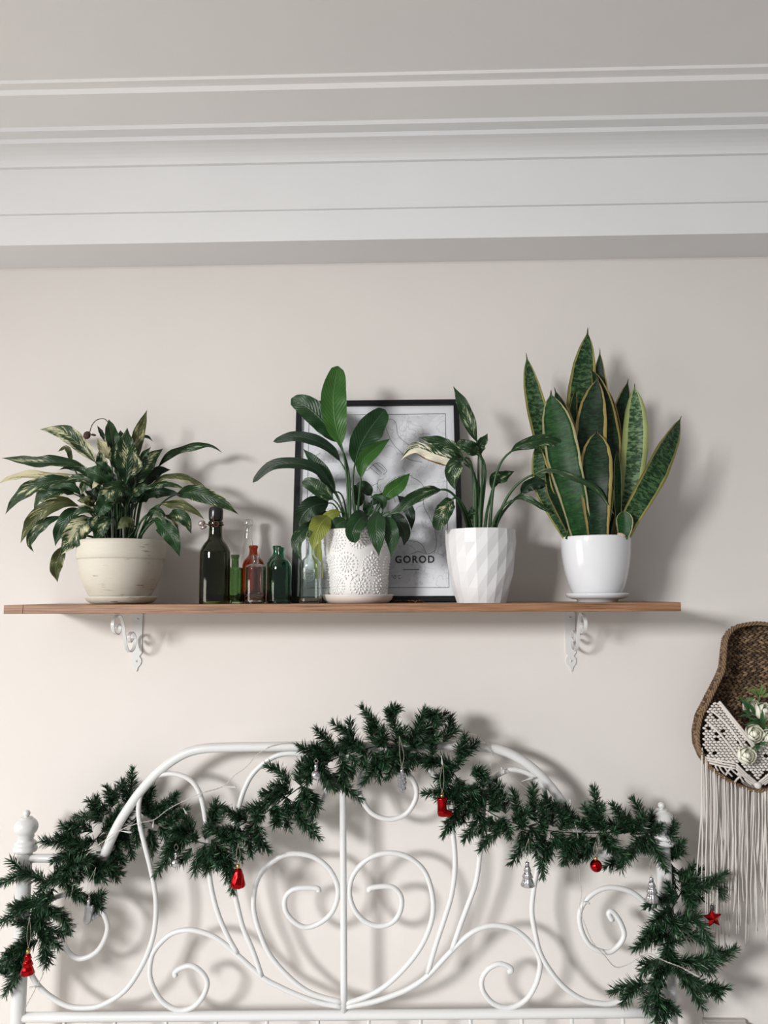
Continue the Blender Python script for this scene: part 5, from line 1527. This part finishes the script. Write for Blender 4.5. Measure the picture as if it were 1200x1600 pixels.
# artificial flowers in the basket
M_PET = mat('ivory_petal', (0.80, 0.80, 0.68), 0.6)
M_GRN = mat('plastic_leaf_green', (0.025, 0.085, 0.025), 0.4)
M_GRN2 = mat('plastic_leaf_light_green', (0.10, 0.18, 0.045), 0.4)
def flower(px, py, R, Y, label, seed):
    r0 = random.Random(seed); c = P(px, py, Y); k = S(Y)
    e = thing('ranunculus_flower', label, 'flower', c, 'ivory flowers in the wall basket')
    fwd = (Vector((r0.uniform(-.3, .3), -1, r0.uniform(.0, .5)))).normalized()
    uu = fwd.cross(Vector((0, 0, 1))).normalized(); ww = uu.cross(fwd)
    build('flower_heart', *ellipsoid(c + fwd * .002, uu * R * .4 * k, ww * R * .4 * k, fwd * R * .45 * k, 10, 7), M_PET, e)
    for ring_, (n, rr, half, top_) in enumerate([(3, .55, 1.0, 62), (4, .78, .92, 48), (5, 1.0, .80, 30)]):
        for i in range(n):
            a = i * 2 * math.pi / n + ring_ * .7 + r0.uniform(-.15, .15)
            vs, fs = [], []
            lean = r0.uniform(.96, 1.06)
            for p in range(7):
                for q_ in range(9):
                    s_1 = p / 6; t_1 = (q_ / 8 - .5) * 2
                    lat = math.radians(-75 + s_1 * (75 + top_ - 26 * t_1 * t_1))
                    lon = a + t_1 * half
                    r_1 = R * rr * lean * k * (1 + .10 * s_1 * s_1 + .04 * t_1)
                    vs.append(c + (uu * math.cos(lon) + ww * math.sin(lon)) * (r_1 * math.cos(lat)) + fwd * (r_1 * math.sin(lat)))
            for p in range(6):
                for q_ in range(8): fs.append((p * 9 + q_, p * 9 + q_ + 1, p * 9 + q_ + 10, p * 9 + q_ + 9))
            build('petal', vs, fs, M_PET, e)
    root_ = P(CX + (px - CX) * .4, 1200, -0.05)
    build('stem', *sweep(bez(c - fwd * R * .3 * k, c - fwd * R * 2 * k, root_ + Vector((0, 0, .05)), root_, 8), .0012, 5), M_GRN, e)
flower(1174, 1104, 12, -.105, 'ivory flower highest on the left in the wall basket', 1)
flower(1194, 1112, 13, -.115, 'ivory flower beside the topmost leaves in the wall basket', 2)
flower(1178, 1147, 13, -.150, 'ivory flower resting on the point of the macrame edge', 3)
flower(1199, 1153, 12, -.150, 'ivory flower at the photo edge, middle of the wall basket', 4)
flower(1166, 1181, 12.5, -.170, 'lowest ivory flower, hanging over the macrame panel', 5)
flower(1216, 1128, 12, -.12, 'ivory flower on the far right side of the wall basket', 6)
def spray(leaves, Y, label, m):
    c = P(leaves[0][0][0], leaves[0][0][1], Y)
    e = thing('leaf_spray', label, 'foliage', c, 'green leaf sprays in the wall basket')
    for (a, b, w) in leaves:
        A, B = P(a[0], a[1], Y), P(b[0], b[1], Y - .012)
        mid = A.lerp(B, .5) + Vector((0, -.004, .003))
        v_, f_, uv_ = leaf_verts([A, mid, B], w * .72 * S(Y), .2, 'lance', .3, .05, int(a[0] * 7 + b[1]), 8, 4)
        build('leaf', v_, f_, m, e)
    root_ = P(CX, 1185, -.06)
    build('stem', *sweep(bez(c, c + Vector((0, .01, -.02)), root_ + Vector((0, 0, .03)), root_, 8), .0012, 5), m, e)
spray([((1187,1086),(1190,1066),3), ((1186,1086),(1174,1070),3), ((1184,1088),(1164,1075),3), ((1190,1086),(1197,1074),3), ((1180,1090),(1165,1098),3), ((1192,1090),(1204,1082),3)], -.115, 'pale green pointed leaf spray at the top of the basket flowers', M_GRN2)
spray([((1172,1118),(1153,1086),3), ((1174,1118),(1158,1110),4), ((1170,1112),(1160,1088),4), ((1180,1118),(1166,1096),4), ((1176,1118),(1152,1120),3)], -.115, 'darker leaf spray left of the highest basket flower', M_GRN)
spray([((1188,1130),(1163,1133),4), ((1188,1132),(1166,1120),3), ((1189,1130),(1191,1108),4), ((1186,1128),(1172,1124),4), ((1190,1132),(1200,1122),4), ((1190,1134),(1202,1142),4)], -.135, 'narrow leaf spray between the upper and lower basket flowers', M_GRN)
spray([((1186,1164),(1173,1172),3), ((1186,1164),(1180,1176),4), ((1188,1164),(1200,1160),4)], -.165, 'dark leaf spray above the lowest basket flower', M_GRN)

# ------------------------------------------------------------------ small wall box at the bottom edge
a = P(1101, 1596, -0.012); b = P(1164, 1594, -0.012)
wb = thing('wall_box', 'pale grey wall box whose top edge shows right of the bed', 'wall box', ((a.x + b.x) / 2, 0, a.z - .09))
build('cover', *bevbox(a.x, b.x, -0.030, 0.0, a.z - .09, a.z, .003), mat('grey_plastic', (0.55, 0.52, 0.50), .5), wb, False)
build('cover_lip', *bevbox(a.x - .002, b.x + .002, -0.012, 0.0, a.z - .092, a.z + .003, .002), mat('grey_plastic_dark', (0.42, 0.39, 0.37), .5), wb, False)
